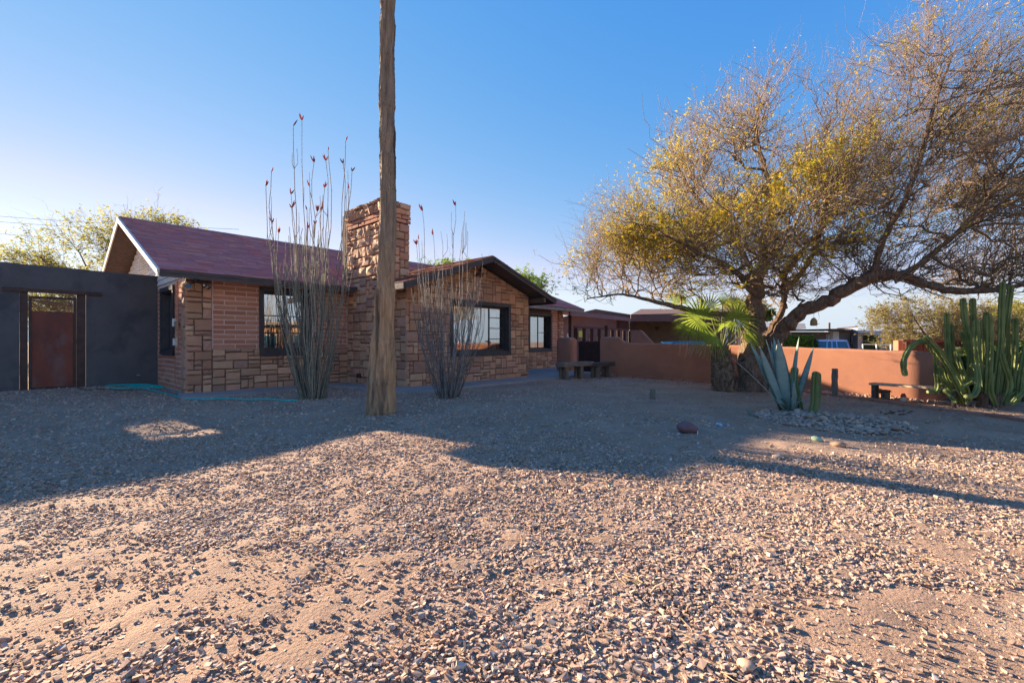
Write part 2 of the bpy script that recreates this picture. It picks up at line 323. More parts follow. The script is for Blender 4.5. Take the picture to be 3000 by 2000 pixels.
gx, gy, gs = map(np.concatenate, (gx, gy, gs))
rocks('gravel', gx, gy, gs, m_gravel, nvar=40, flat=(.35, .85), jit=.42, sink=.2, ang=True)
props(bpy.data.objects['gravel'], 'loose tan and brown gravel spread over the front yard', 'gravel', kind='stuff')
x, y = scatter(20000, 1.25, 3.8, dfun=lambda x, y: np.full_like(x, .9))
props(rocks('grit', x, y, RNG.uniform(.004, .011, len(x)), m_gravel, nvar=6, sink=.1, ang=True), 'fine pale grit on the bare dirt', 'gravel', kind='stuff')
x, y = scatter(2600, 1.3, 7, dfun=lambda x, y: np.clip(dens(x, y)*(.2+.8*(x > -1)), 0, 1)); n = len(x); L_ = RNG.uniform(.03, .11, n); a = RNG.uniform(0, 6.28, n)
z = gh(x, y)+.018; dz = RNG.normal(0, .012, n)
Pp = np.stack([np.stack([x+f*L_*np.cos(a+.2*k), y+f*L_*np.sin(a+.2*k), z+f*dz], -1) for k, f in enumerate((-.5, 0, .5))], 1)
V, F = btubes(Pp, np.full((n, 3), 1)*RNG.uniform(.0012, .003, n)[:, None], 3)
props(np_mesh('twig_litter', V, F, m_straw), 'dry straw coloured twigs littering the gravel', 'litter', kind='stuff')

n = 9000; x = RNG.normal(6.2, 2.4, n); y = RNG.normal(8.6, 1.7, n); a = RNG.uniform(0, 6.28, n); L_ = RNG.uniform(.012, .045, n); z = gh(x, y)+RNG.uniform(.004, .02, n); wv_ = L_*RNG.uniform(.15, .5, n)
k_ = ((x-6.1)*.79+(y-13.2)*.613 < -.75) & (y > 2); x, y, a, L_, z, wv_ = [q[k_] for q in (x, y, a, L_, z, wv_)]; n = len(x)
cx0, sx0 = np.cos(a)*L_/2, np.sin(a)*L_/2; px0, py0 = -np.sin(a)*wv_/2, np.cos(a)*wv_/2; tz = RNG.normal(0, .006, n)
V = np.stack([np.stack([x-cx0, y-sx0, z-tz], -1), np.stack([x+px0, y+py0, z+.004], -1), np.stack([x+cx0, y+sx0, z+tz], -1), np.stack([x-px0, y-py0, z], -1)], 1).reshape(-1, 3)
props(np_mesh('leaf_litter', V, np.arange(4*n).reshape(-1, 4), M('leaf_litter', (.34, .22, .10), (.22, .14, .07), .9, 3, cols=[(.36, .24, .09), (.22, .14, .08), (.42, .30, .14)], rv=.3)), 'brown and straw coloured leaf litter under the mesquite', 'leaf litter', kind='stuff')

# ------------------------------------------------------------------ the stone house
house = thing('stone_house', 'single storey house faced in brown sandstone with red shingle roof and tall stone chimney', 'house', C0, TH)
def clip_poly(poly, a, b, c):
    "keep a*u+b*v<=c"
    out = []
    for k in range(len(poly)):
        p, q = poly[k], poly[(k+1) % len(poly)]; fp = a*p[0]+b*p[1]-c; fq = a*q[0]+b*q[1]-c
        if fp <= 0: out.append(p)
        if fp*fq < 0: t = fp/(fp-fq); out.append((p[0]+t*(q[0]-p[0]), p[1]+t*(q[1]-p[1])))
    return out
def lines(lo, hi, brk, step):
    pts = sorted(set([lo, hi]+[b for b in brk if lo+1e-3 < b < hi-1e-3])); out = [lo]
    for a, b in zip(pts, pts[1:]):
        n = max(1, round((b-a)/step)); w_ = [random.uniform(.8, 1.2) for _ in range(n)]; S = sum(w_); acc = 0
        for q in w_: acc += q; out.append(a+(b-a)*acc/S)
    return out
def ashlar(u0, u1, v0, v1, cu, cv, holes=(), clips=(), maxw=3, maxh=2):
    us = lines(u0, u1, [h[0] for h in holes]+[h[1] for h in holes], cu); vs = lines(v0, v1, [h[2] for h in holes]+[h[3] for h in holes], cv)
    nu, nv = len(us)-1, len(vs)-1; occ = [[False]*nv for _ in range(nu)]
    for a in range(nu):
        for b in range(nv):
            cx, cy = (us[a]+us[a+1])/2, (vs[b]+vs[b+1])/2
            if any(h[0] < cx < h[1] and h[2] < cy < h[3] for h in holes): occ[a][b] = True
    out = []
    for b in range(nv):
        for a in range(nu):
            if occ[a][b]: continue
            w_ = random.choices(range(1, maxw+1), [2, 6, 4, 1][:maxw])[0]; h_ = random.choices(range(1, maxh+1), [4, 6, 1.5][:maxh])[0]
            w2 = 0
            while w2 < w_ and a+w2 < nu and not occ[a+w2][b]: w2 += 1
            if maxw > 2 and a+w2+1 == nu and w2 < 3 and not occ[nu-1][b] and random.random() < .6: w2 += 1
            h2 = 1
            while h2 < h_ and b+h2 < nv and all(not occ[a+q][b+h2] for q in range(w2)): h2 += 1
            for q in range(w2):
                for r in range(h2): occ[a+q][b+r] = True
            g = .007
            poly = [(us[a]+g, vs[b]+g), (us[a+w2]-g, vs[b]+g), (us[a+w2]-g, vs[b+h2]-g), (us[a]+g, vs[b+h2]-g)]
            poly = [(p[0]+random.uniform(-.004, .004), p[1]+random.uniform(-.007, .007)) for p in poly]
            for c in clips: poly = clip_poly(poly, *c) if poly else poly
            if len(poly) >= 3:
                A = abs(sum(p[0]*q[1]-q[0]*p[1] for p, q in zip(poly, poly[1:]+poly[:1])))/2
                if A > .0012: out.append((poly, A))
    return out
def stone_geo(poly, depth, rough, mp):
    "rock-faced block: outline with chipped corners, set-back rim and an uneven face"
    pts = []
    for k in range(len(poly)):
        p, q = poly[k], poly[(k+1) % len(poly)]
        pts.append(p); pts.append(((p[0]+q[0])/2+random.uniform(-.005, .005), (p[1]+q[1])/2+random.uniform(-.005, .005)))
    cx = sum(p[0] for p in pts)/len(pts); cy = sum(p[1] for p in pts)/len(pts); n = len(pts)
    w_ = max(abs(p[0]-cx) for p in pts); h_ = max(abs(p[1]-cy) for p in pts)
    ins = lambda p, g: (cx+(p[0]-cx)*max(0, 1-g/w_), cy+(p[1]-cy)*max(0, 1-g/h_))
    base = [(*p, -.03) for p in pts]; rim = [(*ins(p, .003), depth*.55) for p in pts]
    fa = [(*ins(p, .016+random.uniform(0, .006)), depth*random.uniform(1-rough, 1+rough)) for p in pts]
    v = [mp(*q) for q in base+rim+fa]+[mp(cx, cy, depth*random.uniform(1-rough*.5, 1+rough*1.6))]
    f = []
    for r in (0, 1): f += [(r*n+k, r*n+(k+1) % n, (r+1)*n+(k+1) % n, (r+1)*n+k) for k in range(n)]
    f += [(2*n+k, 2*n+(k+1) % n, 3*n) for k in range(n)]
    return v, f
STONES = []   # (size, visible weight, verts, faces)
def stones(polys, depth, rough, mp, weight=1):
    for poly, A in polys: STONES.append((A*weight, *stone_geo(poly, depth*random.uniform(.7, 1.3), rough, mp)))
mpF = lambda u, v, d: (u, -d, v)                    # facade, looks towards -t
mpW = lambda u, v, d: (u, -2.275-d, v)
mpS = lambda u, v, d: (-d, u, v)                    # left end wall, looks towards -s
mpCl = lambda u, v, d: (3.53-d, u, v)
mpCf = lambda u, v, d: (u, -1.75-d, v)
mpWl = lambda u, v, d: (3.757-d, u, v)
WA = (1.40, 2.52, .78, 2.34); WB = (5.08, 7.30, .72, 2.17); WC = (10.87, 12.31, .70, 2.21)
stones(ashlar(-.02, .46, .0, 2.33, .155, .105, maxh=2, maxw=2), .03, .3, mpF)
stones(ashlar(.46, 3.52, .0, .935, .13, .088, holes=[WA], maxw=3), .03, .3, mpF, 1)
SL = .344
rk = lambda s0, z0: [(-SL, 1, z0-SL*s0), (SL, 1, z0+SL*s0)]
cl = [(-SL, 1, 3.17-SL*6.05), (SL, 1, 3.17+SL*6.05)]
stones(ashlar(3.73, 8.15, .0, 3.2, .115, .092, holes=[WB], clips=cl, maxh=3), .025, .3, mpW, .9)
stones(ashlar(8.2, 12.75, .0, .70, .14, .085, maxh=2), .025, .3, mpF, .3)
stones(ashlar(10.2, 10.86, .70, 2.3, .14, .085, maxh=2), .025, .3, mpF, .3)
stones(ashlar(12.33, 12.75, .70, .95, .14, .085, maxh=2), .025, .3, mpF, .3)
stones(ashlar(12.75, 13.1, .0, 2.3, .13, .085, maxh=2), .05, .3, mpF, .3)
stones(ashlar(-.02, .27, .0, 2.33, .15, .105, maxh=2, maxw=2), .03, .3, mpS, .4)
stones(ashlar(-2.29, -1.76, .0, 2.35, .13, .088, maxh=3), .025, .3, mpWl, .3)
stones(ashlar(-1.77, -.01, .0, 2.7, .15, .11, maxh=2, maxw=2), .035, .35, mpCl, .5)
stones(ashlar(-1.77, -.01, 2.7, 3.96, .165, .12, maxh=2, maxw=2), .05, .42, mpCl, .55)
stones(ashlar(3.51, 4.2, .0, 3.96, .13, .10, maxh=2, maxw=2), .03, .4, mpCf, .6)
topc = ashlar(-1.79, .01, 4.17, 4.5, .11, .105, maxh=2, maxw=2)
stones([(p, a) for p, a in topc], .075, .4, mpCl, 1); stones(ashlar(3.48, 4.23, 4.17, 4.47, .15, .15, maxh=1, maxw=2), .06, .3, mpCf, 1)
STONES.sort(key=lambda q: -q[0])
chim = None
for k, (A, v, f) in enumerate(STONES[:300]):
    me = bpy.data.meshes.new('stone'); me.from_pydata(v, [], f); me.materials.append(m_stone); link('stone', me, house)
mb = MB()
for A, v, f in STONES[300:]: mb.add(v, f)
props(mb.build('stone_facing', m_stone, house), kind='stuff')
# adobe bricks: a few shared meshes, scaled
BV = []
for q in range(6):
    bv = MB(); rr = lambda a: a+random.uniform(-.012, .012)
    vs = [(x, y, z) for z in (-.5, .5) for y in (0, 1) for x in (-.5, .5)]
    vs = [(rr(x), y if y == 0 else 1+random.uniform(-.15, .15), rr(z)) for x, y, z in vs]
    bv.add(vs, [(0, 2, 3, 1), (4, 5, 7, 6), (0, 1, 5, 4), (1, 3, 7, 5), (3, 2, 6, 7), (2, 0, 4, 6)])
    me = bpy.data.meshes.new('brick'); me.from_pydata(bv.v, [], bv.f); me.materials.append(m_brick); BV.append(me)
def bricks(u0, u1, v0, v1, place, course=.1035, length=.43, parent=house, depth=.007, phase=0):
    n = round((v1-v0)/course); ch = (v1-v0)/n
    for r in range(n):
        u = u0-(length/2 if (r+phase) % 2 else 0)+random.uniform(-.015, .015)
        while u < u1-.03:
            a, b = max(u, u0), min(u+length, u1)
            if b-a > .04:
                o = link('brick', random.choice(BV), parent); place(o, (a+b)/2, v0+(r+.5)*ch, b-a-.024, ch-.025, depth)
            u += length
def pF(o, u, v, w_, h_, d): o.location = (u, .012, v); o.scale = (w_, -(d+.012), h_)
def pS(o, u, v, w_, h_, d): o.location = (.012, u, v); o.rotation_euler = (0, 0, R(90)); o.scale = (w_, d+.012, h_)
bricks(.47, 1.395, .94, 2.40, pF); bricks(2.525, 3.49, .94, 2.40, pF, phase=1)
bricks(12.33, 12.74, .96, 2.28, pF)
bricks(.28, .92, .06, 2.33, pS); bricks(2.12, 2.58, .06, 2.33, pS); bricks(.92, 2.12, .06, .8, pS, phase=1)
def pCl(o, u, v, w_, h_, d): o.location = (3.53, u, v); o.rotation_euler = (0, 0, R(90)); o.scale = (w_, d+.02, h_)
def pCf(o, u, v, w_, h_, d): o.location = (u, -1.75, v); o.scale = (w_, -(d+.02), h_)
bricks(-1.80, 0, 3.97, 4.165, pCl, .0975, .3, depth=.035); bricks(3.49, 4.22, 3.97, 4.165, pCf, .0975, .3, depth=.035)
# wall cores (mortar behind stones and bricks); openings left free
def core(name, m, boxes):
    mb = MB()
    for b in boxes: mb.box(*b)
    return mb.build(name, m, house)
T0, T1 = .004, .2
core('wall', m_mort_d, [(.0, .46, T0, T1, 0, 2.42), (.46, 1.40, T0, T1, 0, .937), (1.40, 2.52, T0, T1, 0, .775), (2.52, 3.53, T0, T1, 0, .937)])
core('wall', m_mort_d, [(8.12, 12.33, T0, T1, 0, .695), (8.12, 10.87, T0, T1, .695, 2.42), (12.33, 12.75, T0, T1, 0, .955), (12.75, 13.07, T0, T1, 0, 2.42), (10.87, 12.33, T0, T1, 2.21, 2.42)])
core('wall', m_mort_l, [(.46, 1.40, T0, T1, .937, 2.42), (2.52, 3.53, T0, T1, .937, 2.42), (1.40, 2.52, T0, T1, 2.345, 2.42)])
core('wall', m_mort_l, [(12.33, 12.75, T0, T1, .955, 2.42)])
core('wall', m_mort_l, [(.004, .2, .2, .93, 0, 2.42), (.004, .2, .93, 2.11, 0, .80), (.004, .2, .93, 2.11, 2.32, 2.42), (.004, .2, 2.11, 8.17, 0, 2.42)])
core('wall', m_conc, [(-.03, .2, .28, 2.6, -.1, .055)])
core('wall', m_conc, [(12.87, 13.07, .2, 8.17, 0, 2.42), (.2, 12.87, 7.97, 8.17, 0, 2.42), (0.21, 12.86, .21, 7.96, -.05, .03)])
# wing walls
mb = MB(); zt = lambda s: 3.19-SL*abs(s-6.05)
def slab(poly, t0, t1): mb.prism([(s, t0, z) for s, z in poly], (0, t1-t0, 0))
slab([(3.757, 0), (5.08, 0), (5.08, zt(5.08)), (3.757, zt(3.757))], -2.271, -2.07)
slab([(7.30, 0), (8.123, 0), (8.123, zt(8.123)), (7.30, zt(7.3))], -2.271, -2.07)
slab([(5.08, 0), (7.30, 0), (7.30, .715), (5.08, .715)], -2.271, -2.07)
slab([(5.08, 2.175), (7.30, 2.175), (7.30, zt(7.3)), (6.05, zt(6.05)), (5.08, zt(5.08))], -2.271, -2.07)
mb.box(3.761, 3.95, -2.07, -1.75, 0, 2.40); mb.box(7.93, 8.123, -2.07, .0, 0, 2.38)
mb.box(3.95, 7.93, -2.07, .21, -.05, .03); mb.box(4.2, 7.93, .0, .2, 0, 2.45)
mb.build('wall', m_mort_d, house)
mb = MB(); mb.box(3.534, 4.176, -1.746, .3, 0, 4.42); chimney = mb.build('chimney', m_mort_d, house)
mb = MB(); mb.box(3.56, 4.15, -1.72, -.02, 4.42, 4.455); mb.build('chimney_cap', m_conc, chimney)
mb = MB(); mb.box(3.485, 3.50, -.74, -.50, .06, .30); mb.box(3.478, 3.486, -.70, -.54, .10, .26); mb.tube([(3.474, -.58, .15), (3.474, -.58, .21)], .006, 6); mb.build('ash_door', m_steel, chimney)
# gable end boards on the left
gy_ = lambda z: ((z-2.34)/.391-.5, 8.67-(z-2.34)/.391)
z = 2.43; nb = 0
while z < 4.05:
    a, b = gy_(z+.12); a = max(a, -.02); b = min(b, 8.2)
    if b-a > .2:
        mb = MB(); mb.prism([(-.012, a, z), (-.012, b, z), (.004, b, z+.118), (.004, a, z+.118)], (.03, 0, 0)); mb.build('siding_board', m_white, house)
    z += .125
mb = MB(); mb.box(-.03, .01, 3.6, 4.6, 2.9, 3.45); v_ = mb.build('gable_vent', m_white, house)
for k in range(7):
    mb = MB(); mb.bar((-.05, 3.65, 2.95+k*.07), (-.05, 4.55, 2.95+k*.07), .03, .012); mb.build('slat', m_white, v_)
# roofs
def deck(name, quad, th, m, parent):
    q = [Vector(p) for p in quad]; n = (q[1]-q[0]).cross(q[3]-q[0]).normalized()
    if n.z < 0: n = -n
    mb = MB(); mb.prism(q, -n*th); return mb.build(name, m, parent), n
def shingle(parent, O, A, B, n, m, skip=None, ex=.142, tw=.30):
    O = Vector(O); A = Vector(A); B = Vector(B); la, lb = A.length, B.length; a = A/la; b = B/lb; mb = MB(); nr = int(lb/ex); ex = lb/nr
    for r in range(nr):
        u = -random.uniform(0, tw)
        while u < la:
            w_ = tw*random.uniform(.75, 1.25); u0, u1 = max(u, 0), min(u+w_-.004, la); u += w_
            if u1-u0 < .03: continue
            mid = O+a*((u0+u1)/2)+b*(r+.5)*ex
            if skip and skip(mid): continue
            h = random.choice((.012, .018, .024)); lo = r*ex-random.uniform(0, .006); hi = (r+1)*ex+.03
            p = [O+a*u0+b*lo, O+a*u1+b*lo, O+a*u1+b*hi, O+a*u0+b*hi]
            v = p+[p[0]+n*h, p[1]+n*h, p[2]+n*.003, p[3]+n*.003]
            mb.add(v, [(4, 5, 6, 7), (0, 1, 5, 4), (1, 2, 6, 5), (3, 0, 4, 7)])
    return props(mb.build('shingles', m, parent), kind='stuff')
roof = None
RZ0, RZ1, RT0, RT1 = 2.475, 4.27, -.5, 4.085; S0, S1 = -.53, 13.9
roof, n = deck('roof', [(S0, RT0, RZ0), (S1, RT0, RZ0), (S1, RT1, RZ1), (S0, RT1, RZ1)], .075, m_soffit, house)
RB = RZ1-(RZ1-RZ0)/(RT1-RT0)*(8.67-RT1)
inwing = lambda p: p.y < 1.7 and abs(p.x-6.05) < 2.73 and p.z < 3.32-SL*abs(p.x-6.05)-.02
inch = lambda p: (3.5 < p.x < 4.2 and p.y < 0)
shingle(roof, (S0, RT0-.03, RZ0-.01), (S1-S0, 0, 0), (0, RT1-RT0+.03, RZ1-RZ0+.01), n, m_shingle, lambda p: inwing(p) or inch(p) or (3.2 < p.x < 8.9 and p.y < -.45+0*p.x and p.x > 3.6))
o, nb_ = deck('roof', [(S0, 8.67, RB), (S1, 8.67, RB), (S1, RT1, RZ1), (S0, RT1, RZ1)], .075, m_soffit, house)
shingle(o, (S1, 8.7, RB-.01), (S0-S1, 0, 0), (0, RT1-8.7, RZ1-RB+.01), nb_, m_shingle, ex=.28, tw=.9)
mb = MB()
k = S0
while k < S1:
    e = min(k+.3, S1); mb.add([(k, RT1-.13, RZ1-.035), (e, RT1-.13, RZ1-.035), (e, RT1, RZ1+.03), (k, RT1, RZ1+.034), (k, RT1+.13, RZ1-.035), (e, RT1+.13, RZ1-.035)], [(0, 1, 2, 3), (3, 2, 5, 4)]); k += .292
props(mb.build('ridge_caps', m_shingle, roof), kind='stuff')
def fascia(name, a, b, w_, h_, m, parent=house, up=(0, 0, 1)):
    mb = MB(); mb.bar(a, b, w_, h_, up); return mb.build(name, m, parent)
fascia('fascia', (S0, -.525, 2.395), (3.45, -.525, 2.395), .03, .125, m_char); fascia('fascia', (S0, -.548, 2.43), (3.46, -.548, 2.43), .018, .05, m_char)
fascia('fascia', (8.4, -.525, 2.385), (S1, -.525, 2.385), .03, .12, m_greytrim)
mb = MB(); mb.prism([(S0+.03, -.5, 2.365), (3.5, -.5, 2.365), (3.5, .0, 2.40), (S0+.03, .0, 2.40)], (0, 0, -.02)); mb.build('soffit', m_white, house)
mb = MB(); mb.prism([(8.4, -.5, 2.36), (S1, -.5, 2.36), (S1, .0, 2.40), (8.4, .0, 2.40)], (0, 0, -.02)); mb.build('soffit', m_soffit, house)
rn = Vector((0, -(RZ1-RZ0), RT1-RT0)).normalized()
fascia('rake_board', (S0-.015, -.53, 2.40), (S0-.015, 4.085, 4.205), .03, .13, m_white, up=rn); fascia('rake_board', (S0-.035, -.55, 2.425), (S0-.035, 4.085, 4.24), .018, .05, m_white, up=rn)
fascia('rake_board', (S0-.015, 8.67, 2.41), (S0-.015, 4.085, 4.205), .03, .13, m_white, up=(0, (RZ1-RZ0), RT1-RT0)); fascia('rake_board', (S1+.015, -.53, 2.40), (S1+.015, 4.085, 4.205), .03, .13, m_greytrim, up=rn)
# wing roof
WR = 6.05; EW = 2.733; ZE = 3.32-SL*EW
wl, nl = deck('roof', [(WR-EW, -2.825, ZE), (WR, -2.825, 3.32), (WR, -1.78, 3.32), (WR-EW, -1.78, ZE)], .09, m_soffit, house)
deck('roof_deck', [(4.19, -1.78, 3.32-SL*(WR-4.19)), (WR, -1.78, 3.32), (WR, 1.75, 3.32), (4.19, 1.75, 3.32-SL*(WR-4.19))], .09, m_soffit, wl)
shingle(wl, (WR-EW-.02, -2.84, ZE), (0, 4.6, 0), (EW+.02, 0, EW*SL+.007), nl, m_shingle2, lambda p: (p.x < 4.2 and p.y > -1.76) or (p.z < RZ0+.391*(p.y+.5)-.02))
wr, nr_ = deck('roof', [(WR+EW, -2.825, ZE), (WR, -2.825, 3.32), (WR, 1.75, 3.32), (WR+EW, 1.75, ZE)], .09, m_soffit, house)
shingle(wr, (WR+EW+.02, 1.75, ZE), (0, -4.6, 0), (-EW-.02, 0, EW*SL+.007), nr_, m_shingle, lambda p: p.z < RZ0+.391*(p.y+.5)-.02)
for sg in (-1, 1):
    up = Vector((sg*SL, 0, 1)).normalized()
    fascia('rake_board', (WR+sg*EW, -2.842, ZE-.068), (WR, -2.842, 3.252), .03, .14, m_char, up=up)
    fascia('rake_board', (WR+sg*(EW+.01), -2.868, ZE-.026), (WR, -2.868, 3.294), .02, .055, m_char, up=up)
fascia('fascia', (WR-EW-.02, -2.83, ZE-.07), (WR-EW-.02, -1.8, ZE-.07), .03, .13, m_greytrim); fascia('fascia', (WR+EW+.02, -2.83, ZE-.07), (WR+EW+.02, -.56, ZE-.07), .03, .13, m_char)
mb = MB(); mb.bar((8.3, -2.80, 2.33), (8.3, -.5, 2.33), .09, .14); mb.build('eave_beam', m_soffit, house)
# vent cluster, flue, leftover boards on the roof
m_clay = M('clay_pipe', (.20, .09, .065))
for du, dv in ((-.064, -.035), (.064, -.035), (0, .077)):
    mb = MB(); n_ = 16; rg_ = [(.062, 2.26), (.062, 2.345), (.047, 2.345), (.047, 2.29)]
    vs = [(6.06+du+r_*math.cos(2*math.pi*k/n_), -y_, 2.93+dv+r_*math.sin(2*math.pi*k/n_)) for r_, y_ in rg_ for k in range(n_)]
    mb.add(vs, [(i*n_+k, i*n_+(k+1) % n_, (i+1)*n_+(k+1) % n_, (i+1)*n_+k) for i in range(3) for k in range(n_)]); vp = mb.build('clay_vent_pipe', m_clay, house)
    mb = MB(); mb.add([(6.06+du+.0475*math.cos(2*math.pi*k/n_), -2.318, 2.93+dv+.0475*math.sin(2*math.pi*k/n_)) for k in range(n_)], [tuple(range(n_))]); mb.build('bore_shade_disc', m_dark, vp)  # dark disc stands in for the shade inside the pipe
fx, ft = 6.9, 2.55
mb = MB(); fz = RZ0+.391*(ft+.5); mb.tube([(fx, ft, fz-.1), (fx, ft, fz+.36)], .10, 14); mb.tube([(fx, ft, fz+.36), (fx, ft, fz+.43), (fx, ft, fz+.45)], [.11, .11, .05], 14)
fl = mb.build('flue_pipe', M('red_painted_metal', (.28, .07, .05), (.2, .06, .045), .5), house, smooth=False)
mb = MB(); mb.tube([(fx, ft, fz+.47), (fx, ft, fz+.56)], [.22, .03], 14); mb.build('flue_cap', m_greytrim, fl)
for k in range(4):
    mb = MB(); a = (4.35+k*.09, -1.25+k*.12, 2.80+.04*k); b = (4.7+k*.1+random.uniform(-.1, .1), -1.0+.2*k, 2.93+random.uniform(0, .12)); mb.bar(a, b, .06, .02); mb.build('loose_board', m_soffit, house)
# windows
def window(rect, mp, panes_v, muntins, depth=.1, fr=.075, curtain=None, sillh=.0, room=1.6, m_fr=m_frame, lamp=False):
    u0, u1, v0, v1 = rect
    W_ = MB()
    def bx(a, b, c, d, e, f, MBx):
        p = [mp(a, c, e), mp(b, c, e), mp(b, d, e), mp(a, d, e)]; q = Vector(mp(0, 0, f))-Vector(mp(0, 0, e)); MBx.prism(p, q)
    # outer trim, proud of the wall
    bx(u0-.02, u1+.02, v1-.09, v1+.01, -.02, .05, W_); bx(u0-.02, u0+.07, v0, v1-.09, -.02, .045, W_); bx(u1-.07, u1+.02, v0, v1-.09, -.02, .045, W_); bx(u0-.02, u1+.02, v0-.01, v0+.09, -.02, .05, W_)
    # reveal
    bx(u0+.05, u0+.07, v0+.09, v1-.09, -.20, -.021, W_); bx(u1-.07, u1-.05, v0+.09, v1-.09, -.20, -.021, W_); bx(u0+.05, u1-.05, v1-.11, v1-.091, -.20, -.021, W_); bx(u0+.05, u1-.05, v0+.091, v0+.12, -.20, .015, W_)
    win = W_.build('window', m_fr, house)
    S_ = MB(); d = -.13; a, b, c, e = u0+.07, u1-.07, v0+.12, v1-.11
    for p in (a, b-.04): bx(p, p+.04, c, e, d-.03, d, S_)
    bx(a+.04, b-.04, c, c+.045, d-.03, d, S_); bx(a+.04, b-.04, e-.04, e, d-.03, d, S_)
    for p in panes_v: bx(p-.02, p+.02, c+.045, e-.04, d-.03, d, S_)
    for (p, q, ks) in muntins:
        for z_ in ks: bx(p, q, z_-.011, z_+.011, d-.025, d-.003, S_)
    S_.build('sash', m_fr, win)
    cuts = [a+.04]+[x for x in panes_v]+[b-.04]
    for k in range(len(cuts)-1):
        l, r = cuts[k]+(.02 if k else 0), cuts[k+1]-(.02 if k < len(cuts)-2 else 0)
        ks = [c+.045]+[z_ for (p, q, zz) in muntins if p-.03 <= (l+r)/2 <= q+.03 for z_ in zz]+[e-.04]
        for z0, z1 in zip(ks, ks[1:]):
            G_ = MB(); tw = random.uniform(-.002, .002); G_.add([mp(l, z0, d-.015+tw), mp(r, z0, d-.015-tw), mp(r, z1, d-.015-tw), mp(l, z1, d-.015+tw)], [(0, 1, 2, 3)]); G_.build('pane', m_glass, win)
    if curtain:
        for (l, r) in curtain:
            n_ = 48; vs = []
            for k in range(n_+1):
                u = l+(r-l)*k/n_; dd = d-.12-.028*math.sin(k*1.35)-.012*math.sin(k*.7+1)
                vs += [mp(u, c, dd), mp(u, e, dd)]
            C_ = MB(); C_.add(vs, [(2*k, 2*k+2, 2*k+3, 2*k+1) for k in range(n_)]); C_.build('curtain', m_curtain, win)
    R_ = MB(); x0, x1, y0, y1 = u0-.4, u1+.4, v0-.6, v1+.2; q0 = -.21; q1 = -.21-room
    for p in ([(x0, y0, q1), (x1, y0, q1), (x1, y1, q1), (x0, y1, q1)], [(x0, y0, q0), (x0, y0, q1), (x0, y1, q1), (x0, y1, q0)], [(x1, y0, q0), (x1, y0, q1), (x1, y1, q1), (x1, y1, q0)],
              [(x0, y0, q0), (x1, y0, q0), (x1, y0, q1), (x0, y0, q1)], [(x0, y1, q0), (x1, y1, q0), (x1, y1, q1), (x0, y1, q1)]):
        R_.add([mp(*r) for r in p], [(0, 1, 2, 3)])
    R_.build('room_lining', m_dark, win)  # near-black lining: the gloom of the unlit room is put into its colour
    return win
wa = window(WA, mpF, [1.98], [(1.5, 1.98, [1.30, 1.70]), (1.98, 2.42, [1.30, 1.70])])
wb = window(WB, mpW, [6.60], [(6.60, 7.2, [1.17, 1.47, 1.77])], curtain=[(6.62, 7.0), (5.2, 5.35)])
wc = window(WC, mpF, [11.62], [(11.62, 12.2, [1.45])], curtain=[(11.2, 11.55), (11.68, 11.95)])
ws = window((.92, 2.12, .80, 2.32), mpS, [1.52], [(1.0, 1.52, [1.3, 1.75]), (1.52, 2.05, [1.3, 1.75])])
ml = bpy.data.materials.new('lit_lamp_shade'); ml.use_nodes = True; b_ = ml.node_tree.nodes['Principled BSDF']; b_.inputs['Emission Color'].default_value = (1, .5, .05, 1); b_.inputs['Emission Strength'].default_value = 1.6; b_.inputs['Base Color'].default_value = (.8, .4, .05, 1)
t_ = thing('ceiling_lamp', 'small lit yellow hanging lamp seen through the tall left window', 'lamp', HW(1.42, .9, 2.16))
mb = MB(); mb.tube([(0, 0, -.07), (0, 0, .03), (0, 0, .08)], [.17, .15, .04], 16); mb.build('lamp_shade', ml, t_); mb = MB(); mb.tube([(0, 0, .08), (0, 0, .25)], .008, 6); mb.build('cord', m_steel, t_)
# service pipes and boxes on the end wall
mb = MB(); mb.tube([(-.06, .36, .9), (-.06, .36, 2.36)], .012, 8); mb.tube([(-.06, .42, 1.2), (-.06, .42, 2.36)], .010, 8); mb.tube([(-.05, .62, 1.55), (-.05, .50, 1.60), (-.05, .45, 1.9), (-.05, .43, 2.3)], .008, 6); mb.tube([(-.05, .60, .85), (-.055, .64, .4), (-.06, .50, .12), (-.12, .4, .05)], .006, 6); mb.build('conduit', m_brick, house)
for (u, z_, w_, h_, mm) in ((.62, 1.50, .11, .17, m_white), (.49, 1.46, .08, .12, m_greytrim), (.58, 1.09, .09, .15, m_white)):
    mb = MB(); mb.box(-.10, -.022, u-w_/2, u+w_/2, z_-h_/2, z_+h_/2); mb.build('junction_box', mm, house, bevel=.012)
# double flood light under the eave
fl_ = thing('flood_light', 'twin head security flood light under the eave at the house corner', 'light', HW(.16, -.12, 2.30), TH)
mb = MB(); mb.tube([(0, 0, .08), (0, 0, .02), (0, 0, .0)], [.055, .055, .03], 12); mb.tube([(0, 0, .02), (-.10, -.04, -.03)], .012, 6); mb.tube([(0, 0, .02), (.12, -.04, -.03)], .012, 6); mb.build('bracket', m_frame, fl_)
mch = M('chrome_reflector', (.75, .75, .75), None, .15, metal=1)
for sx in (-1, 1):
    mb = MB(); p = Vector((sx*.11, -.04, -.03)); d = Vector((sx*.5, -.62, -.42)).normalized()
    mb.tube([p, p+d*.05, p+d*.12, p+d*.125, p+d*.09], [.018, .03, .062, .055, .02], 16); mb.build('lamp_head', mch, fl_, smooth=False)
# concrete apron
mb = MB(); pts = [HW(s, t) for s, t in SLAB_ST]; mb.add([(p.x, p.y, .045) for p in pts]+[(p.x, p.y, -.2) for p in pts], [tuple(range(len(pts)))]+[(k, (k+1) % len(pts), len(pts)+(k+1) % len(pts), len(pts)+k) for k in range(len(pts))])
props(mb.build('walkway', m_conc), kind='structure')

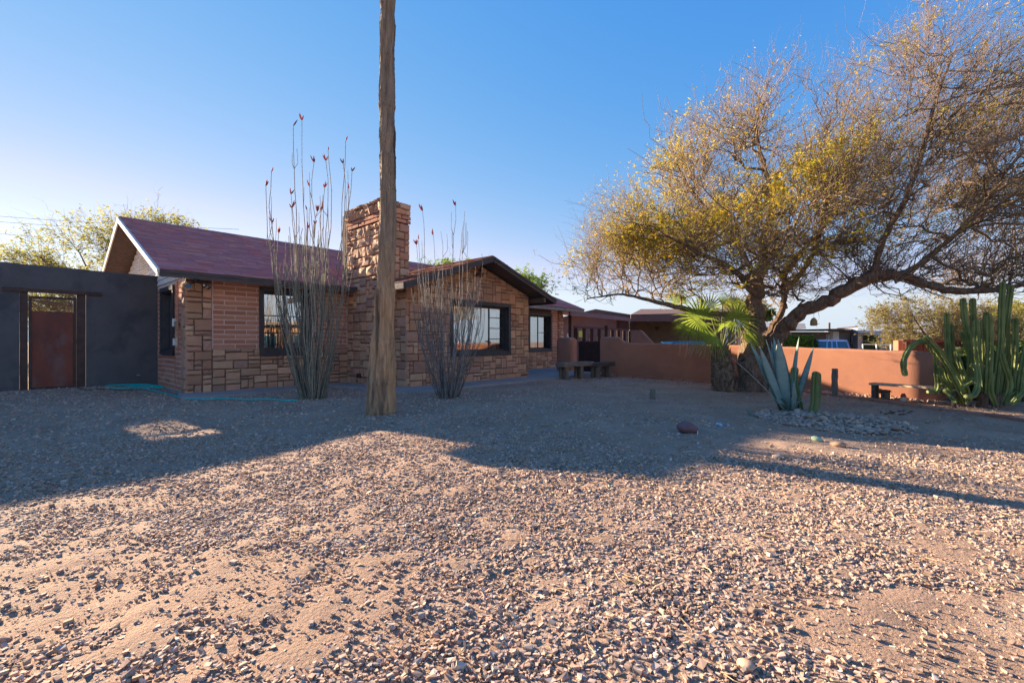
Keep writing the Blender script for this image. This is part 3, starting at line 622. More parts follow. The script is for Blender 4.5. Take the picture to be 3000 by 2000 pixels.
# ------------------------------------------------------------------ dark yard wall with gate
yw = thing('yard_wall', 'tall dark charcoal stucco wall joined to the left end of the house', 'wall', HW(0, 2.6), TH)
m_black = M('charcoal_stucco', (.092, .09, .095), (.12, .118, .122), .9, 1.6, .6, 30, bdist=.01, c3=(.072, .073, .08), s3=1.3)
t = m_black.node_tree; N = t.nodes; L = t.links; b_ = N['Principled BSDF']; lk = b_.inputs['Base Color'].links[0].from_socket
tc = N.new('ShaderNodeTexCoord'); vm = N.new('ShaderNodeVectorMath'); vm.operation = 'SUBTRACT'; vm.inputs[1].default_value = (-.42, -.02, .33); L.new(tc.outputs['Object'], vm.inputs[0])
sc_ = N.new('ShaderNodeVectorMath'); sc_.operation = 'MULTIPLY'; sc_.inputs[1].default_value = (2.0, .2, 4.5); L.new(vm.outputs[0], sc_.inputs[0]); ln = N.new('ShaderNodeVectorMath'); ln.operation = 'LENGTH'; L.new(sc_.outputs[0], ln.inputs[0])
nz = N.new('ShaderNodeTexNoise'); nz.inputs['Scale'].default_value = 7; nz.inputs['Detail'].default_value = 8; L.new(tc.outputs['Object'], nz.inputs['Vector'])
sb = N.new('ShaderNodeMath'); sb.operation = 'MULTIPLY_ADD'; sb.inputs[1].default_value = .42; L.new(ln.outputs['Value'], sb.inputs[0]); L.new(nz.outputs['Fac'], sb.inputs[2])
lt = N.new('ShaderNodeMath'); lt.operation = 'LESS_THAN'; lt.inputs[1].default_value = .50; L.new(sb.outputs[0], lt.inputs[0])
mx = N.new('ShaderNodeMix'); mx.data_type = 'RGBA'; L.new(lt.outputs[0], mx.inputs[0]); L.new(lk, mx.inputs[6]); mx.inputs[7].default_value = (.40, .38, .37, 1); L.new(mx.outputs[2], b_.inputs['Base Color'])
mb = MB(); gl, gr = -2.27, -1.27
mb.box(-7.5, gl, 0, .2, -.2, 2.70); mb.box(gr, .02, 0, .2, -.2, 2.68); mb.box(gl, gr, 0, .2, 2.21, 2.69)
mb.prism([(-2.75, -.03, 0), (-2.42, -.03, -.1), (-2.75, -.03, .55)], (0, .03, 0))
mb.build('stucco_panel', m_black, yw)
mb = MB(); mb.box(gl-.24, gr+.26, -.035, .03, 2.12, 2.20); mb.build('lintel', m_steel, yw)
gt = thing('yard_gate', 'dark red rusty steel gate with mesh top in the charcoal wall', 'gate', HW(0, 2.6, .06), TH)
for x0, x1 in ((gl+.002, gl+.119), (gr-.152, gr-.005)):
    mb = MB(); mb.box(x0, x1, .02, .09, -.15, 2.06); mb.build('gate_post', m_steel, gt)
g0, g1 = gl+.125, gr-.155; zb, zt_, zm = .03, 1.99, 1.68
mb = MB(); mb.box(g0, g0+.05, .02, .07, zb, zt_); mb.box(g1-.05, g1, .02, .07, zb, zt_); mb.box(g0+.05, g1-.05, .02, .07, zb, zb+.05); mb.box(g0+.05, g1-.05, .02, .07, zt_-.05, zt_); mb.build('frame', m_steel, gt)
mb = MB(); mb.box(g0+.05, g1-.05, .04, .05, zb+.05, zm); mb.build('panel', m_rust, gt)
mb = MB(); xw = g1-g0-.1
for k in range(-14, 34):
    for sg in (1, -1):
        x0 = g0+.05+k*.03; xa = x0; xb = x0+sg*.5
        za, z2 = zm-.02, zt_-.05; pts = []
        a, b = Vector((x0, .045, za)), Vector((x0+sg*.62, .045, z2))
        # clip in x
        t0, t1 = 0, 1; lo, hi = g0+.05, g1-.05; dx = b.x-a.x
        ta, tb = sorted(((lo-a.x)/dx, (hi-a.x)/dx)); t0, t1 = max(0, ta), min(1, tb)
        if t1 > t0: mb.bar(a.lerp(b, t0), a.lerp(b, t1), .003, .004, (0, 1, 0))
props(mb.build('mesh_screen', m_steel, gt), kind='stuff')
mb = MB(); mb.box(g1-.04, g1+.02, -.01, .02, 1.0, 1.08); mb.build('latch', m_steel, gt)

# garden hose
m_hose = M('turquoise_hose', (.0, .50, .47), (.0, .44, .43), .4)
hp = []
def gp(px, py, dz=0, lift=.012):
    z = 0.0
    for _ in range(4):
        Y = FPX*(CAMH-z)/(py-1000); X = (px-1500)/FPX*Y; z = G(X, Y)
    return Vector((X, Y, z+lift))
coil = [(480, 1134), (430, 1127), (370, 1128), (310, 1132), (340, 1137), (420, 1136), (480, 1137), (440, 1131), (360, 1130), (300, 1129), (330, 1128), (400, 1133), (430, 1142), (480, 1153), (520, 1164), (545, 1170), (600, 1172), (660, 1170), (720, 1173), (790, 1172), (830, 1175), (873, 1175)]
pts = resamp([gp(*c, lift=.02) for c in coil], 160); mb = MB(); mb.tube([tuple(p) for p in pts], .0125, 8); props(mb.build('garden_hose', m_hose, smooth=True), 'turquoise garden hose coiled by the charcoal wall and trailing over gravel', 'hose')
mb = MB(); pts = resamp([gp(*c, lift=.012) for c in [(215, 1133), (250, 1142), (300, 1140), (360, 1143), (420, 1141)]], 50); mb.tube([tuple(p) for p in pts], .008, 8)
props(mb.build('garden_hose', M('green_hose', (.03, .07, .06)), smooth=True), 'dull dark green hose lying flat below the charcoal wall', 'hose')

# ------------------------------------------------------------------ terracotta garden wall, pillar, gate, patio things
def smooth_wall(name, pts, th, m, rnd=.05):
    "pts: list of (x, y, ztop); wall with a rounded top following the ground"
    mb = MB(); n = len(pts); prof = []
    for k, (x, y, zt) in enumerate(pts):
        a = pts[max(k-1, 0)]; b = pts[min(k+1, n-1)]; d = Vector((b[0]-a[0], b[1]-a[1], 0)).normalized(); q = Vector((-d.y, d.x, 0))*th/2
        c = Vector((x, y, 0)); zb = G(x, y)-.15
        prof.append([c-q+Vector((0, 0, zb))]+[c-q*f+Vector((0, 0, zt-g)) for f, g in ((1, rnd*1.2), (.92, rnd*.5), (.6, .008), (0, 0), (-.6, .008), (-.92, rnd*.5), (-1, rnd*1.2))]+[c+q+Vector((0, 0, zb))])
    k = len(prof[0]); vs = [v for p in prof for v in p]
    mb.add(vs, [(i*k+j, (i+1)*k+j, (i+1)*k+j+1, i*k+j+1) for i in range(n-1) for j in range(k-1)]+[tuple(range(k)), tuple((n-1)*k+j for j in range(k))[::-1]])
    return mb.build(name, m, smooth=True)
A0 = Vector((3.07, 15.63, 0)); A1 = Vector((6.1, 13.2, 0)); A2 = Vector((8.85, 9.55, 0)); A3 = Vector((9.7, 10.35, 0)); A4 = Vector((18, 17.2, 0))
wp = []
for d, z in ((0, 1.20), (.03, 1.245), (.10, 1.26), (.55, 1.26), (.66, 1.25), (.80, 1.15), (.90, 1.08), (1.05, 1.055), (2, 1.04), (3, 1.02)):
    p = A0+(A1-A0).normalized()*d; wp.append((p.x, p.y, z))
p = A1+(A0-A1).normalized()*.25; wp.append((p.x, p.y, 1.01)); p = A1+(A2-A1).normalized()*.25; wp.append((p.x, p.y, 1.0))
for k in range(1, 12):
    p = A1.lerp(A2, .06+.94*k/11); wp.append((p.x, p.y, 1.0-.115*k/11+.006*math.sin(k*2)))
for k in range(1, 24):
    p = A2.lerp(A3, k/5) if k < 6 else A3.lerp(A4, (k-5)/18); wp.append((p.x, p.y, .885+.005*k))
o = smooth_wall('garden_wall', wp, .2, m_skin); props(o, 'long low terracotta stucco wall running from the gate past the trees', 'wall')
bm = bmesh.new(); bm.from_mesh(o.data); bm.free()
pr_ = smooth_wall('gate_pillar', [(1.80, 16.85, 1.18), (1.83, 16.82, 1.23), (1.90, 16.76, 1.25), (2.12, 16.52, 1.25), (2.19, 16.46, 1.23), (2.22, 16.43, 1.18)], .42, m_skin); props(pr_, 'short terracotta stucco pillar left of the dark picket gate', 'pillar')
orn = thing('garden_ornament', 'small white figure ornament standing on the stucco pillar', 'ornament', (2.03, 16.62, 1.245))
mb = MB(); mb.tube([(0, 0, 0), (0, 0, .02), (0, 0, .05), (0, 0, .08), (0, 0, .10), (0, 0, .13), (0, 0, .15)], [.04, .045, .035, .02, .03, .028, .008], 10); mb.build('figure', m_white, orn, smooth=True)
m_dkwood = M('dark_red_brown_wood', (.06, .028, .022), (.04, .02, .018), .7, 3, .3, 15, stretch=(6, 6, 1)); m_rdwood = M('red_brown_wood', (.13, .055, .045), (.10, .045, .038), .8, 3, .3, 15, stretch=(6, 6, 1))
pg = thing('picket_gate', 'dark red brown wooden double gate between pillar and garden wall', 'gate', (2.35, 16.28, G(2.4, 16.2)))
dv = Vector((3.06-2.35, 15.67-16.28, 0)); L0 = dv.length; dv.normalize(); pg.rotation_euler = (0, 0, math.atan2(dv.y, dv.x))
for k in range(11):
    a = .03+k*(L0-.06)/11; mb = MB(); mb.box(a+.004, a+(L0-.06)/11-.004, -.01, .012, .06, 1.13+.02*math.sin(k*1.7)); mb.build('plank', m_dkwood, pg)
for z in (.25, .95): mb = MB(); mb.box(.03, L0-.03, .013, .045, z, z+.09); mb.build('rail', m_dkwood, pg)
mb = MB(); mb.box(L0*.5-.04, L0*.5+.05, -.035, -.012, .78, .84); mb.build('latch', m_steel, pg)
# wooden benches
def timber_bench(label, a, b, hz, wd, th_, legs, m1, m2, z0=None):
    a = Vector(a); b = Vector(b); L1 = (b-a).length; z0 = G((a.x+b.x)/2, (a.y+b.y)/2) if z0 is None else z0
    r = thing('timber_bench', label, 'bench', (a.x, a.y, z0), math.atan2((b-a).y, (b-a).x), 'rough timber benches')
    mb = MB(); mb.box(-.02, L1+.02, -wd/2, wd/2, hz-th_, hz); mb.build('seat', m1, r, bevel=.012)
    for l in legs:
        for sy in (-1, 1):
            mb = MB(); mb.box(l-.06, l+.06, sy*wd*.27-.05, sy*wd*.27+.05, -.08, hz-th_-.001); mb.build('leg', m2, r, bevel=.008)
    return r
m_woodD = M('dark_weathered_timber', (.13, .105, .09), (.07, .055, .048), .9, 3, .7, 18, stretch=(1.2, 8, 8))
timber_bench('weathered grey timber bench of thick beams, nearer to the house', (1.40, 13.25), (2.42, 14.2), .50, .34, .13, (.16, .86), m_woodH, m_wood)
timber_bench('darker timber bench beside the grey one at the garden wall', (2.50, 14.05), (3.22, 14.85), .48, .32, .13, (.14, .80), m_woodD, m_wood)
pb = thing('plank_bench', 'low pale plank bench with dark legs in front of the sunlit wall', 'bench', (7.72, 9.72, G(7.72, 9.72)), math.atan2(8.28-9.72, 8.62-7.72))
LB = math.hypot(8.62-7.72, 8.28-9.72)*.78; hz = .355
mb = MB(); mb.box(-.04, LB+.04, -.13, .13, hz-.045, hz); mb.build('seat', M('sunny_plank', (.58, .45, .32), (.42, .31, .21), .9, 3, .6, 18, stretch=(1, 9, 9)), pb, bevel=.006)  # seat colour raised to look sunlit
for l in (.03, LB-.03):
    for sy in (-1, 1): mb = MB(); mb.box(l-.03, l+.03, sy*.09-.02, sy*.09+.02, -.12, hz-.046); mb.build('leg', m_woodD, pb)
    mb = MB(); mb.box(l-.012, l+.012, -.069, .069, hz-.10, hz-.048); mb.build('crosspiece', m_woodD, pb)
bh = thing('birdhouse', 'small wooden nest box with round hole under the plank bench', 'birdhouse', (7.98, 9.72, G(7.98, 9.72)), R(-70))
mb = MB(); mb.box(-.055, .055, -.06, .06, 0, .17); mb.build('box_body', m_woodH, bh); mb = MB(); mb.prism([(-.075, -.085, .165), (.075, -.085, .165), (.075, .0, .20), (-.075, .0, .20)], (0, 0, .012)); mb.prism([(-.075, 0.001, .20), (.075, .001, .20), (.075, .08, .165), (-.075, .08, .165)], (0, 0, .012)); mb.build('lid', m_woodD, bh)
mb = MB(); mb.tube([(0, -.0605, .09), (0, -.064, .09)], .018, 14); mb.build('hole_shade_disc', m_dark, bh)  # dark disc on the front stands in for the shaded hole
st_ = thing('straw_nest', 'round pale straw bundle stuck beneath the plank bench', 'nest', (7.9, 9.82, G(7.9, 9.8)+.17)); bv, bf = ico(2)
np_mesh('bundle', bv*np.array([.09, .08, .06])*(1+RNG.uniform(-.12, .12, (len(bv), 1))), bf, m_woodH, st_)
lan = thing('small_lantern', 'tiny red roofed lantern standing behind the plank bench', 'lantern', (8.17, 9.5, G(8.2, 9.5)))
mb = MB(); mb.box(-.035, .035, -.035, .035, 0, .09); mb.build('lantern_body', m_white, lan); mb = MB(); mb.tube([(0, 0, .091), (0, 0, .16)], [.07, .035], 4); mb.build('lantern_roof', M('red_clay', (.45, .09, .03)), lan)
# wooden posts
def post(label, x, y, h_, r):
    z = G(x, y); mb = MB(); n = 8; mb.tube([(x+.004*math.sin(k), y, z-.1+(h_+.1)*k/n) for k in range(n+1)], [r*(1+.08*math.sin(k*2.3)) for k in range(n+1)], 10, prof=[1, .93, 1.04, .9, 1])
    return props(mb.build('wooden_post', m_wood), label, 'post', 'wooden posts')
post('weathered round post standing before the sunlit terracotta wall', 7.2, 10.15, .62, .06)
p_ = gp(1912, 1168); post('short grey stump post sticking out of the gravel', p_.x, p_.y, .19, .055)
# edging bricks along the bed, as parts of one kerb
ed = thing('brick_edging', 'single row of flat terracotta bricks edging the planting bed', 'edging', (0, 0, 0))
epts = [gp(*c) for c in [(1830, 1105), (1960, 1113), (2090, 1123), (2300, 1144), (2480, 1164), (2640, 1186), (2740, 1200), (2850, 1213), (3000, 1235), (3200, 1268)]]
ep = resamp(epts, 400); dd = np.r_[0, np.cumsum(np.linalg.norm(np.diff(ep, axis=0), axis=1))]; u = 0; EV = []
for q in range(5):
    mb = MB(); rr = lambda a: a*random.uniform(.93, 1.0)
    vs = [(rr(x), rr(y), rr(z)) for z in (-1, 1) for y in (-1, 1) for x in (-1, 1)]
    mb.add(vs, [(0, 2, 3, 1), (4, 5, 7, 6), (0, 1, 5, 4), (1, 3, 7, 5), (3, 2, 6, 7), (2, 0, 4, 6)]); me = bpy.data.meshes.new('brick'); me.from_pydata(mb.v, [], mb.f); me.materials.append(m_edge); EV.append(me)
while u < dd[-1]-.4:
    Lb = .30; a = [np.interp(u, dd, ep[:, i]) for i in range(3)]; b = [np.interp(u+Lb, dd, ep[:, i]) for i in range(3)]; u += Lb+.008
    o = link('brick', random.choice(EV), ed); cx, cy = (a[0]+b[0])/2, (a[1]+b[1])/2
    o.location = (cx, cy, G(cx, cy)+.015+random.uniform(-.008, .006)); o.rotation_euler = (random.uniform(-.05, .05), random.uniform(-.02, .02), math.atan2(b[1]-a[1], b[0]-a[0])+random.uniform(-.03, .03)); o.scale = (Lb/2, .07, .04)
# river stones: mound round the agave, bed by the wall, scattered cobbles
n = 1100; a = RNG.uniform(0, 6.28, n); r = np.sqrt(RNG.uniform(0, 1, n))**.8; x = 4.62+.98*r*np.cos(a); y = 6.62+.98*r*np.sin(a)*.92
o = rocks('river_stones', x, y, RNG.uniform(.028, .062, n)*RNG.choice([.8, 1, 1.7], n, p=[.5, .44, .06]), m_river, sub=2, jit=.11, smooth=True, sink=.02, flat=(.5, .85)); props(o, 'mound of rounded river stones around the agave', 'river stones', kind='stuff')
bx_, by_ = [], []
for k in range(520):
    f = random.random()**1.3; p = A1.lerp(A2, .2+f*1.0); q = random.uniform(.16, .5)*random.choice((.6, 1)); bx_.append(p.x-.79*q); by_.append(p.y-.613*q)
o = rocks('bed_stones', np.array(bx_), np.array(by_), RNG.uniform(.03, .09, len(bx_)), m_river, sub=1, jit=.2, smooth=True, sink=.05); props(o, 'pale stones and wood chips filling the bed beneath the sunlit wall', 'stones', kind='stuff')
def cobble(label, px, py, size, m, flat=.6, grp=None):
    p = gp(px, py, lift=0); r_ = rocks('cobble', np.array([p.x]), np.array([p.y]), np.array([size]), m, flat=(flat, flat), sub=3, jit=.03, smooth=True, nvar=1, sink=.15)
    return props(r_, label, 'stone', grp)
cobble('large smooth purple red boulder half sunk in the gravel', 2014, 1266, .25, M('purple_boulder', (.20, .115, .12), (.15, .09, .095), .8, 6, .2, 30))
m_bl = M('blue_painted_stone', (.09, .30, .50), (.5, .62, .68), .6, 24)
cobble('blue painted stone with white stripes left of the stone mound', 2107, 1248, .085, m_bl); cobble('smaller dull blue stone right of the striped blue one', 2125, 1247, .05, M('dull_blue_stone', (.12, .22, .33)))
cobble('pale blue stone left of the purple boulder', 1988, 1273, .045, M('pale_blue_stone', (.42, .5, .56)))
cobble('flat tan cobble lying on bare dirt below the stone mound', 2277, 1343, .085, m_river); cobble('pink tan cobble at the lower right of the stone mound', 2455, 1308, .13, m_river); cobble('pale green stone at the foot of the stone mound', 2394, 1291, .10, M('green_stone', (.33, .45, .30)))
cobble('smooth oval tan pebble near the bottom edge among sharp gravel', 2185, 1955, .052, m_river)
mb = MB(); p = gp(2044, 1275, lift=0); mb.tube([(p.x, p.y, p.z-.01), (p.x, p.y, p.z+.055)], .006, 6); props(mb.build('white_stake', m_white), 'tiny white stake beside the purple boulder', 'stake')
dl = thing('dead_leaf_pile', 'dark dried leaves lying flat on the shaded dirt', 'leaves', (0, 0, 0))
m_dead = M('dead_leaf', (.075, .05, .04), (.05, .035, .03), .8)
for k in range(12):
    p = gp(2578+k*7.5, 1213+random.uniform(-6, 6), lift=.012); a = random.uniform(-1.2, .6); L_ = random.uniform(.08, .16); d = Vector((math.cos(a), math.sin(a), 0)); n_ = Vector((-d.y, d.x, 0)); w_ = random.uniform(.012, .03); z = Vector((0, 0, 1))
    mb = MB(); mb.add([p, p+d*L_*.4+n_*w_+z*.018, p+d*L_, p+d*L_*.5-n_*w_+z*.006, p+d*L_*.45+z*.028], [(0, 3, 4), (3, 2, 4), (2, 1, 4), (1, 0, 4)]); mb.build('leaf', m_dead, dl)

# ------------------------------------------------------------------ plants
# tall bare palm trunk in the middle
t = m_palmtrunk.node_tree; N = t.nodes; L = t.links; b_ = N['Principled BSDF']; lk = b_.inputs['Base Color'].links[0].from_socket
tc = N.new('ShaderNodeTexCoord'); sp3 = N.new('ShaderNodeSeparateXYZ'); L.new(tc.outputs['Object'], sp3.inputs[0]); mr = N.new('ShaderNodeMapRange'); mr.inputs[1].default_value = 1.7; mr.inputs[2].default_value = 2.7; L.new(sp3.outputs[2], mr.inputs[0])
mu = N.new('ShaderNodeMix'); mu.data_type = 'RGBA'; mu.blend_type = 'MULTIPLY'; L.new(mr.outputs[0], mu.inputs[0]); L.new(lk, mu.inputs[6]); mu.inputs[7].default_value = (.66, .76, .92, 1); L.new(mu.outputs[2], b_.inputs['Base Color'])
tp = thing('palm_trunk', 'tall bare fibrous palm trunk standing in the gravel before the chimney', 'palm tree', (0, 0, 0))
cz = [-.2, 0, .3, .75, 1.36, 2.05, 3.2, 4.75, 6.4, 9, 12]; cx = [-2.05, -2.036, -2.03, -2.01, -1.985, -1.957, -1.92, -1.935, -1.925, -1.9, -1.85]; cr = [.23, .212, .205, .185, .152, .124, .124, .119, .103, .10, .09]
k = 60; zz = np.linspace(-.2, 12, 560); X = np.interp(zz, cz, cx); Rr = np.interp(zz, cz, cr); A = np.arange(k)*2*math.pi/k
V = []
for q, z in enumerate(zz):
    ring = .006*math.sin(z*9+math.sin(z*3)*2)+.007*(((z*1.7+.3*math.sin(z*2)) % 1) < .07)
    fis = .006*np.sin(A*17+2*np.sin(z*1.3)+.6*np.sin(z*11))*np.sin(A*5+z*.9)+.006*np.sin(A*31+z*4)
    rr = Rr[q]*(1+.05*np.sin(A*2+z)+.03*np.sin(A*3-1.7*z))+ring+fis*(1.3 if z < 2 else .9)+RNG.normal(0, .0016, k)
    V.append(np.stack([X[q]+rr*np.cos(A), 7.05+rr*np.sin(A), np.full(k, z)], -1))
V = np.array(V).reshape(-1, 3); i, j = np.meshgrid(np.arange(len(zz)-1), np.arange(k), indexing='ij'); i = i.ravel(); j = j.ravel()
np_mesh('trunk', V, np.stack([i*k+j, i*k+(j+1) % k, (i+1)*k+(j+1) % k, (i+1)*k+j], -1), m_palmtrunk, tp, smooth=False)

def ocotillo(label, base, n, hfun, spread, rad, m, nflower, seed, hand=()):
    rs = random.Random(seed); r = thing('ocotillo', label, 'ocotillo', (base[0], base[1], G(*base[:2])), 0, 'ocotillos before the house'); SP = []
    for k in range(n):
        a = rs.uniform(0, 6.28); q = math.sqrt(rs.random()); H_, sx = hfun(rs, q, k)
        if k < len(hand): sx, H_ = hand[k]; sy = rs.uniform(-.15, .15)
        else: sx = sx if sx is not None else spread*q*math.cos(a); sy = spread*q*math.sin(a)*.8
        b = Vector((.42*sx/max(spread, .1)*.42+rs.uniform(-.05, .05), .16*math.sin(a)*q, -.03)); m_ = 13; pts = []
        wx, wy = rs.uniform(0, 6), rs.uniform(0, 6); am = rs.uniform(.015, .05)
        for i in range(m_+1):
            f = i/m_; g = 1-(1-f)**1.7
            pts.append(Vector((b.x+(sx-b.x)*g+am*math.sin(wx+f*9)*f, b.y+(sy-b.y)*g+am*math.sin(wy+f*8)*f, -.03+H_*f))+Vector((rs.gauss(0, .011), rs.gauss(0, .011), 0))*min(1, f*3))
        rr = [rad*(1-.55*(i/m_)) for i in range(m_+1)]
        mb = MB(); mb.tube([tuple(p) for p in pts], rr, 5)
        for s_ in range(rs.choice((0, 1, 2, 3)) if H_ > 1.6 else 0):   # side branch
            i = rs.randint(7, 11); p = pts[i]; d = Vector((rs.uniform(-.6, .6), rs.uniform(-.4, .4), 1)).normalized(); l = rs.uniform(.25, .6)
            q_ = [p, p+d*l*.35+Vector((d.x*.06, 0, 0)), p+Vector((d.x*.5*l, d.y*.5*l, l*.75)), p+Vector((d.x*.45*l, d.y*.5*l, l*1.1))]; mb.tube([tuple(x) for x in q_], [rad*.5, rad*.45, rad*.4, rad*.3], 4); SP.append((q_, rad*.5))
        o = mb.build('stem', m, r); SP.append((pts, rad))
        if k < nflower:
            t = pts[-1]
            for w_ in range(rs.choice((1, 2, 3, 4))):
                d = Vector((rs.uniform(-.7, .7), rs.uniform(-.4, .4), 1)).normalized(); l = rs.uniform(.07, .16)
                fm = MB(); fm.tube([t, t+d*l*.3, t+d*l*.7, t+d*l], [.005, .015, .012, .002], 6, prof=[1, .6]); fm.build('flower_spike', m_flower if rs.random() < .75 else m_budd, r)
    sp = MB()
    for pts, rad_ in SP:
        for i in range(len(pts)-1):
            a, b = pts[i], pts[i+1]; c = max(2, int((b-a).length/.028))
            for q in range(c):
                p = a.lerp(b, (q+rs.random())/c); an = rs.uniform(0, 6.28); l = rs.uniform(.012, .026); v = Vector((math.cos(an), math.sin(an), rs.uniform(-.1, .5)))
                w_ = Vector((-v.y, v.x, 0))*.0022; z = Vector((0, 0, .003)); sp.add([p-w_, p+w_, p+z, p+v*l+v*rad_*.5], [(0, 1, 3), (1, 2, 3), (2, 0, 3)])
    props(sp.build('thorns', m, r), kind='stuff'); return r
def h1(rs, q, k):
    if k < 7: return [(3.9+.0*k), 5.3, 5.15, 4.75, 4.6, 4.55, 4.35][k], [-.93, -.12, -.23, .42, -.75, -.6, .3][k]*.75
    if k < 26: return rs.uniform(3.1, 4.3), None
    return rs.uniform(2.3, 3.3), None
ocotillo('taller dense ocotillo with red flower tips in front of the left window', (-3.83, 8.73), 72, h1, .74, .0118, m_oco, 24, 3,
         hand=[(-.88, 4.1), (-.75, 4.35), (-.16, 5.33), (-.32, 5.22), (.40, 4.72), (.28, 4.6), (.05, 4.55), (-.85, 3.45), (.68, 4.9), (.62, 4.55), (.72, 4.4)])
def h2(rs, q, k):
    if k < 11: return rs.uniform(2.9, 3.75), None
    if k < 30: return rs.uniform(2.2, 2.8), None
    return rs.uniform(1.2, 2.3), None
ocotillo('shorter twiggy grey ocotillo before the wide picture window', (-1.25, 8.89), 84, h2, .74, .0085, m_ocog, 5, 5,
         hand=[(-.66, 3.05), (-.52, 3.7), (-.55, 3.15), (-.25, 3.2), (.12, 3.78), (.32, 3.7), (.4, 3.3), (.28, 3.5), (-.15, 3.3), (.72, 1.75), (.62, 2.1)])

def leaf_blade(name, base, tip, width, nrm, m, parent, bow=.0, th_=.03, n=12, wmax=.45, curl=0, k=8):
    base = Vector(base); tip = Vector(tip); d = tip-base; L_ = d.length; d.normalize(); nv = Vector(nrm); nv = (nv-d*nv.dot(d)).normalized(); sd = d.cross(nv)
    vs = []; prof = [(-1, .55), (-.55, .12), (0, 0), (.55, .12), (1, .55), (.55, .42-.0), (0, .38), (-.55, .42)]
    for i in range(n+1):
        f = i/n; wd = width/2*((.62+.38*math.sin(min(f/wmax, 1)*math.pi/2)) if f < wmax else max(.012, math.cos((f-wmax)/(1-wmax)*math.pi/2)**.8))
        c = base+d*L_*f+nv*bow*math.sin(f*math.pi)*L_+nv*curl*f*f*L_; tk = th_*(1-.85*f)
        for a, b in prof: vs.append(c+sd*wd*a-nv*((b-.3)*(wd*.55+tk)) - nv*(tk*.8 if b < .5 and abs(a) < .9 and prof.index((a, b)) < 5 else 0))
    mb = MB(); mb.add(vs, [(i*8+j, i*8+(j+1) % 8, (i+1)*8+(j+1) % 8, (i+1)*8+j) for i in range(n) for j in range(8)]+[tuple(range(8))[::-1], tuple(n*8+j for j in range(8))])
    return mb.build(name, m, parent, smooth=True)
ag = thing('agave', 'large blue green agave with tall pointed leaves on the stone mound', 'agave', (0, 0, 0)); AB = P(2311, 1205, 7.35)
for tx, ty, Yt, wd, nr, bow, bx in ((2197, 1001, 7.45, .15, (.35, -1, .2), .02, -.10), (2226, 1014, 7.30, .20, (.2, -1, .2), -.02, -.05), (2245, 996, 7.55, .11, (.5, -1, 0), .02, -.03), (2259, 997, 7.7, .14, (0, -1, 0), .02, -.02),
        (2266, 985, 7.65, .15, (.2, -1, 0), .02, -.01), (2280, 994, 7.35, .26, (-.1, -1, .15), -.02, .0), (2341, 985, 7.4, .10, (-1, -.35, 0), .03, .05), (2384, 1015, 7.35, .11, (-.6, -.8, .2), -.04, .07),
        (2136, 1041, 7.1, .085, (.5, -.5, .9), .02, -.08), (2290, 1010, 7.8, .16, (0, -1, 0), .0, .02), (2325, 1120, 7.15, .12, (0, -1, .3), .05, .04)):
    b = AB+Vector((bx, (7.35-Yt)*-.3, .02)); leaf_blade('leaf', b, P(tx, ty, Yt), wd*.86, nr, m_agave, ag, bow=bow)
for tx, ty, Yt, wd, curl in ((2238, 1195, 7.1, .07, -.25), (2250, 1178, 7.6, .06, -.3), (2372, 1180, 7.2, .08, -.3), (2280, 1183, 7.0, .06, -.1)):
    leaf_blade('leaf', AB+Vector((0, 0, .03)), P(tx, ty, Yt)+Vector((0, 0, .12)), wd, (0, 0, 1), m_agave, ag, curl=curl*.6, bow=.1)
pp = thing('agave_pup', 'tiny blue green agave pup at the left edge of the stone mound', 'agave', (0, 0, 0)); b = gp(2196, 1218, lift=.0)
for k in range(7):
    a = k*.9; leaf_blade('leaf', b, b+Vector((.07*math.cos(a), .07*math.sin(a), .09+.04*(k % 3))), .02, (math.cos(a), math.sin(a), .6), m_agave, pp, n=6, th_=.006)

def cactus_tube(parent, pts, r, ribs, m, name='stem', top=True, n=None, taper=.12):
    pts = [Vector(p) for p in pts]; Ln = sum((b-a).length for a, b in zip(pts, pts[1:])); n = n or max(8, int(Ln/.05)); q = resamp(pts, n)
    rad = [r*(1-.06*math.sin(i*1.9)-.0)*(.85+.15*min(1, i/4)) for i in range(n)]; q = [Vector(x) for x in q]
    if top:
        d = (q[-1]-q[-2]).normalized()
        for f, s in ((.35, .96), (.7, .8), (.95, .5), (1.05, .15)): q.append(q[n-1]+d*r*f); rad.append(r*s)
    mb = MB(); mb.tube([tuple(x) for x in q], rad, ribs*4, prof=[1.15, .9, .62, .9]); return mb.build(name, m, parent, smooth=False)
yc1 = thing('young_cactus', 'single dark green ribbed cactus column right behind the agave', 'cactus', (0, 0, 0), 0, 'young ribbed cacti by the agave'); cactus_tube(yc1, [P(2345, 1200, 7.4), P(2335, 1160, 7.4), P(2327, 1120, 7.4), P(2328, 1084, 7.4)], .055, 6, m_cact)
sp_ = []
yc2 = thing('young_cactus', 'yellow green ribbed cactus column furthest right of the agave', 'cactus', (0, 0, 0), 0, 'young ribbed cacti by the agave'); cactus_tube(yc2, [P(2362, 1222, 7.0), P(2378, 1214, 7.05), P(2386, 1180, 7.1), P(2388, 1130, 7.15), P(2390, 1097, 7.15)], .05, 6, m_cact2); cactus_tube(yc2, [P(2372, 1218, 7.15), P(2388, 1200, 7.2), P(2396, 1160, 7.25), P(2396, 1098, 7.25)], .04, 6, m_cact2)

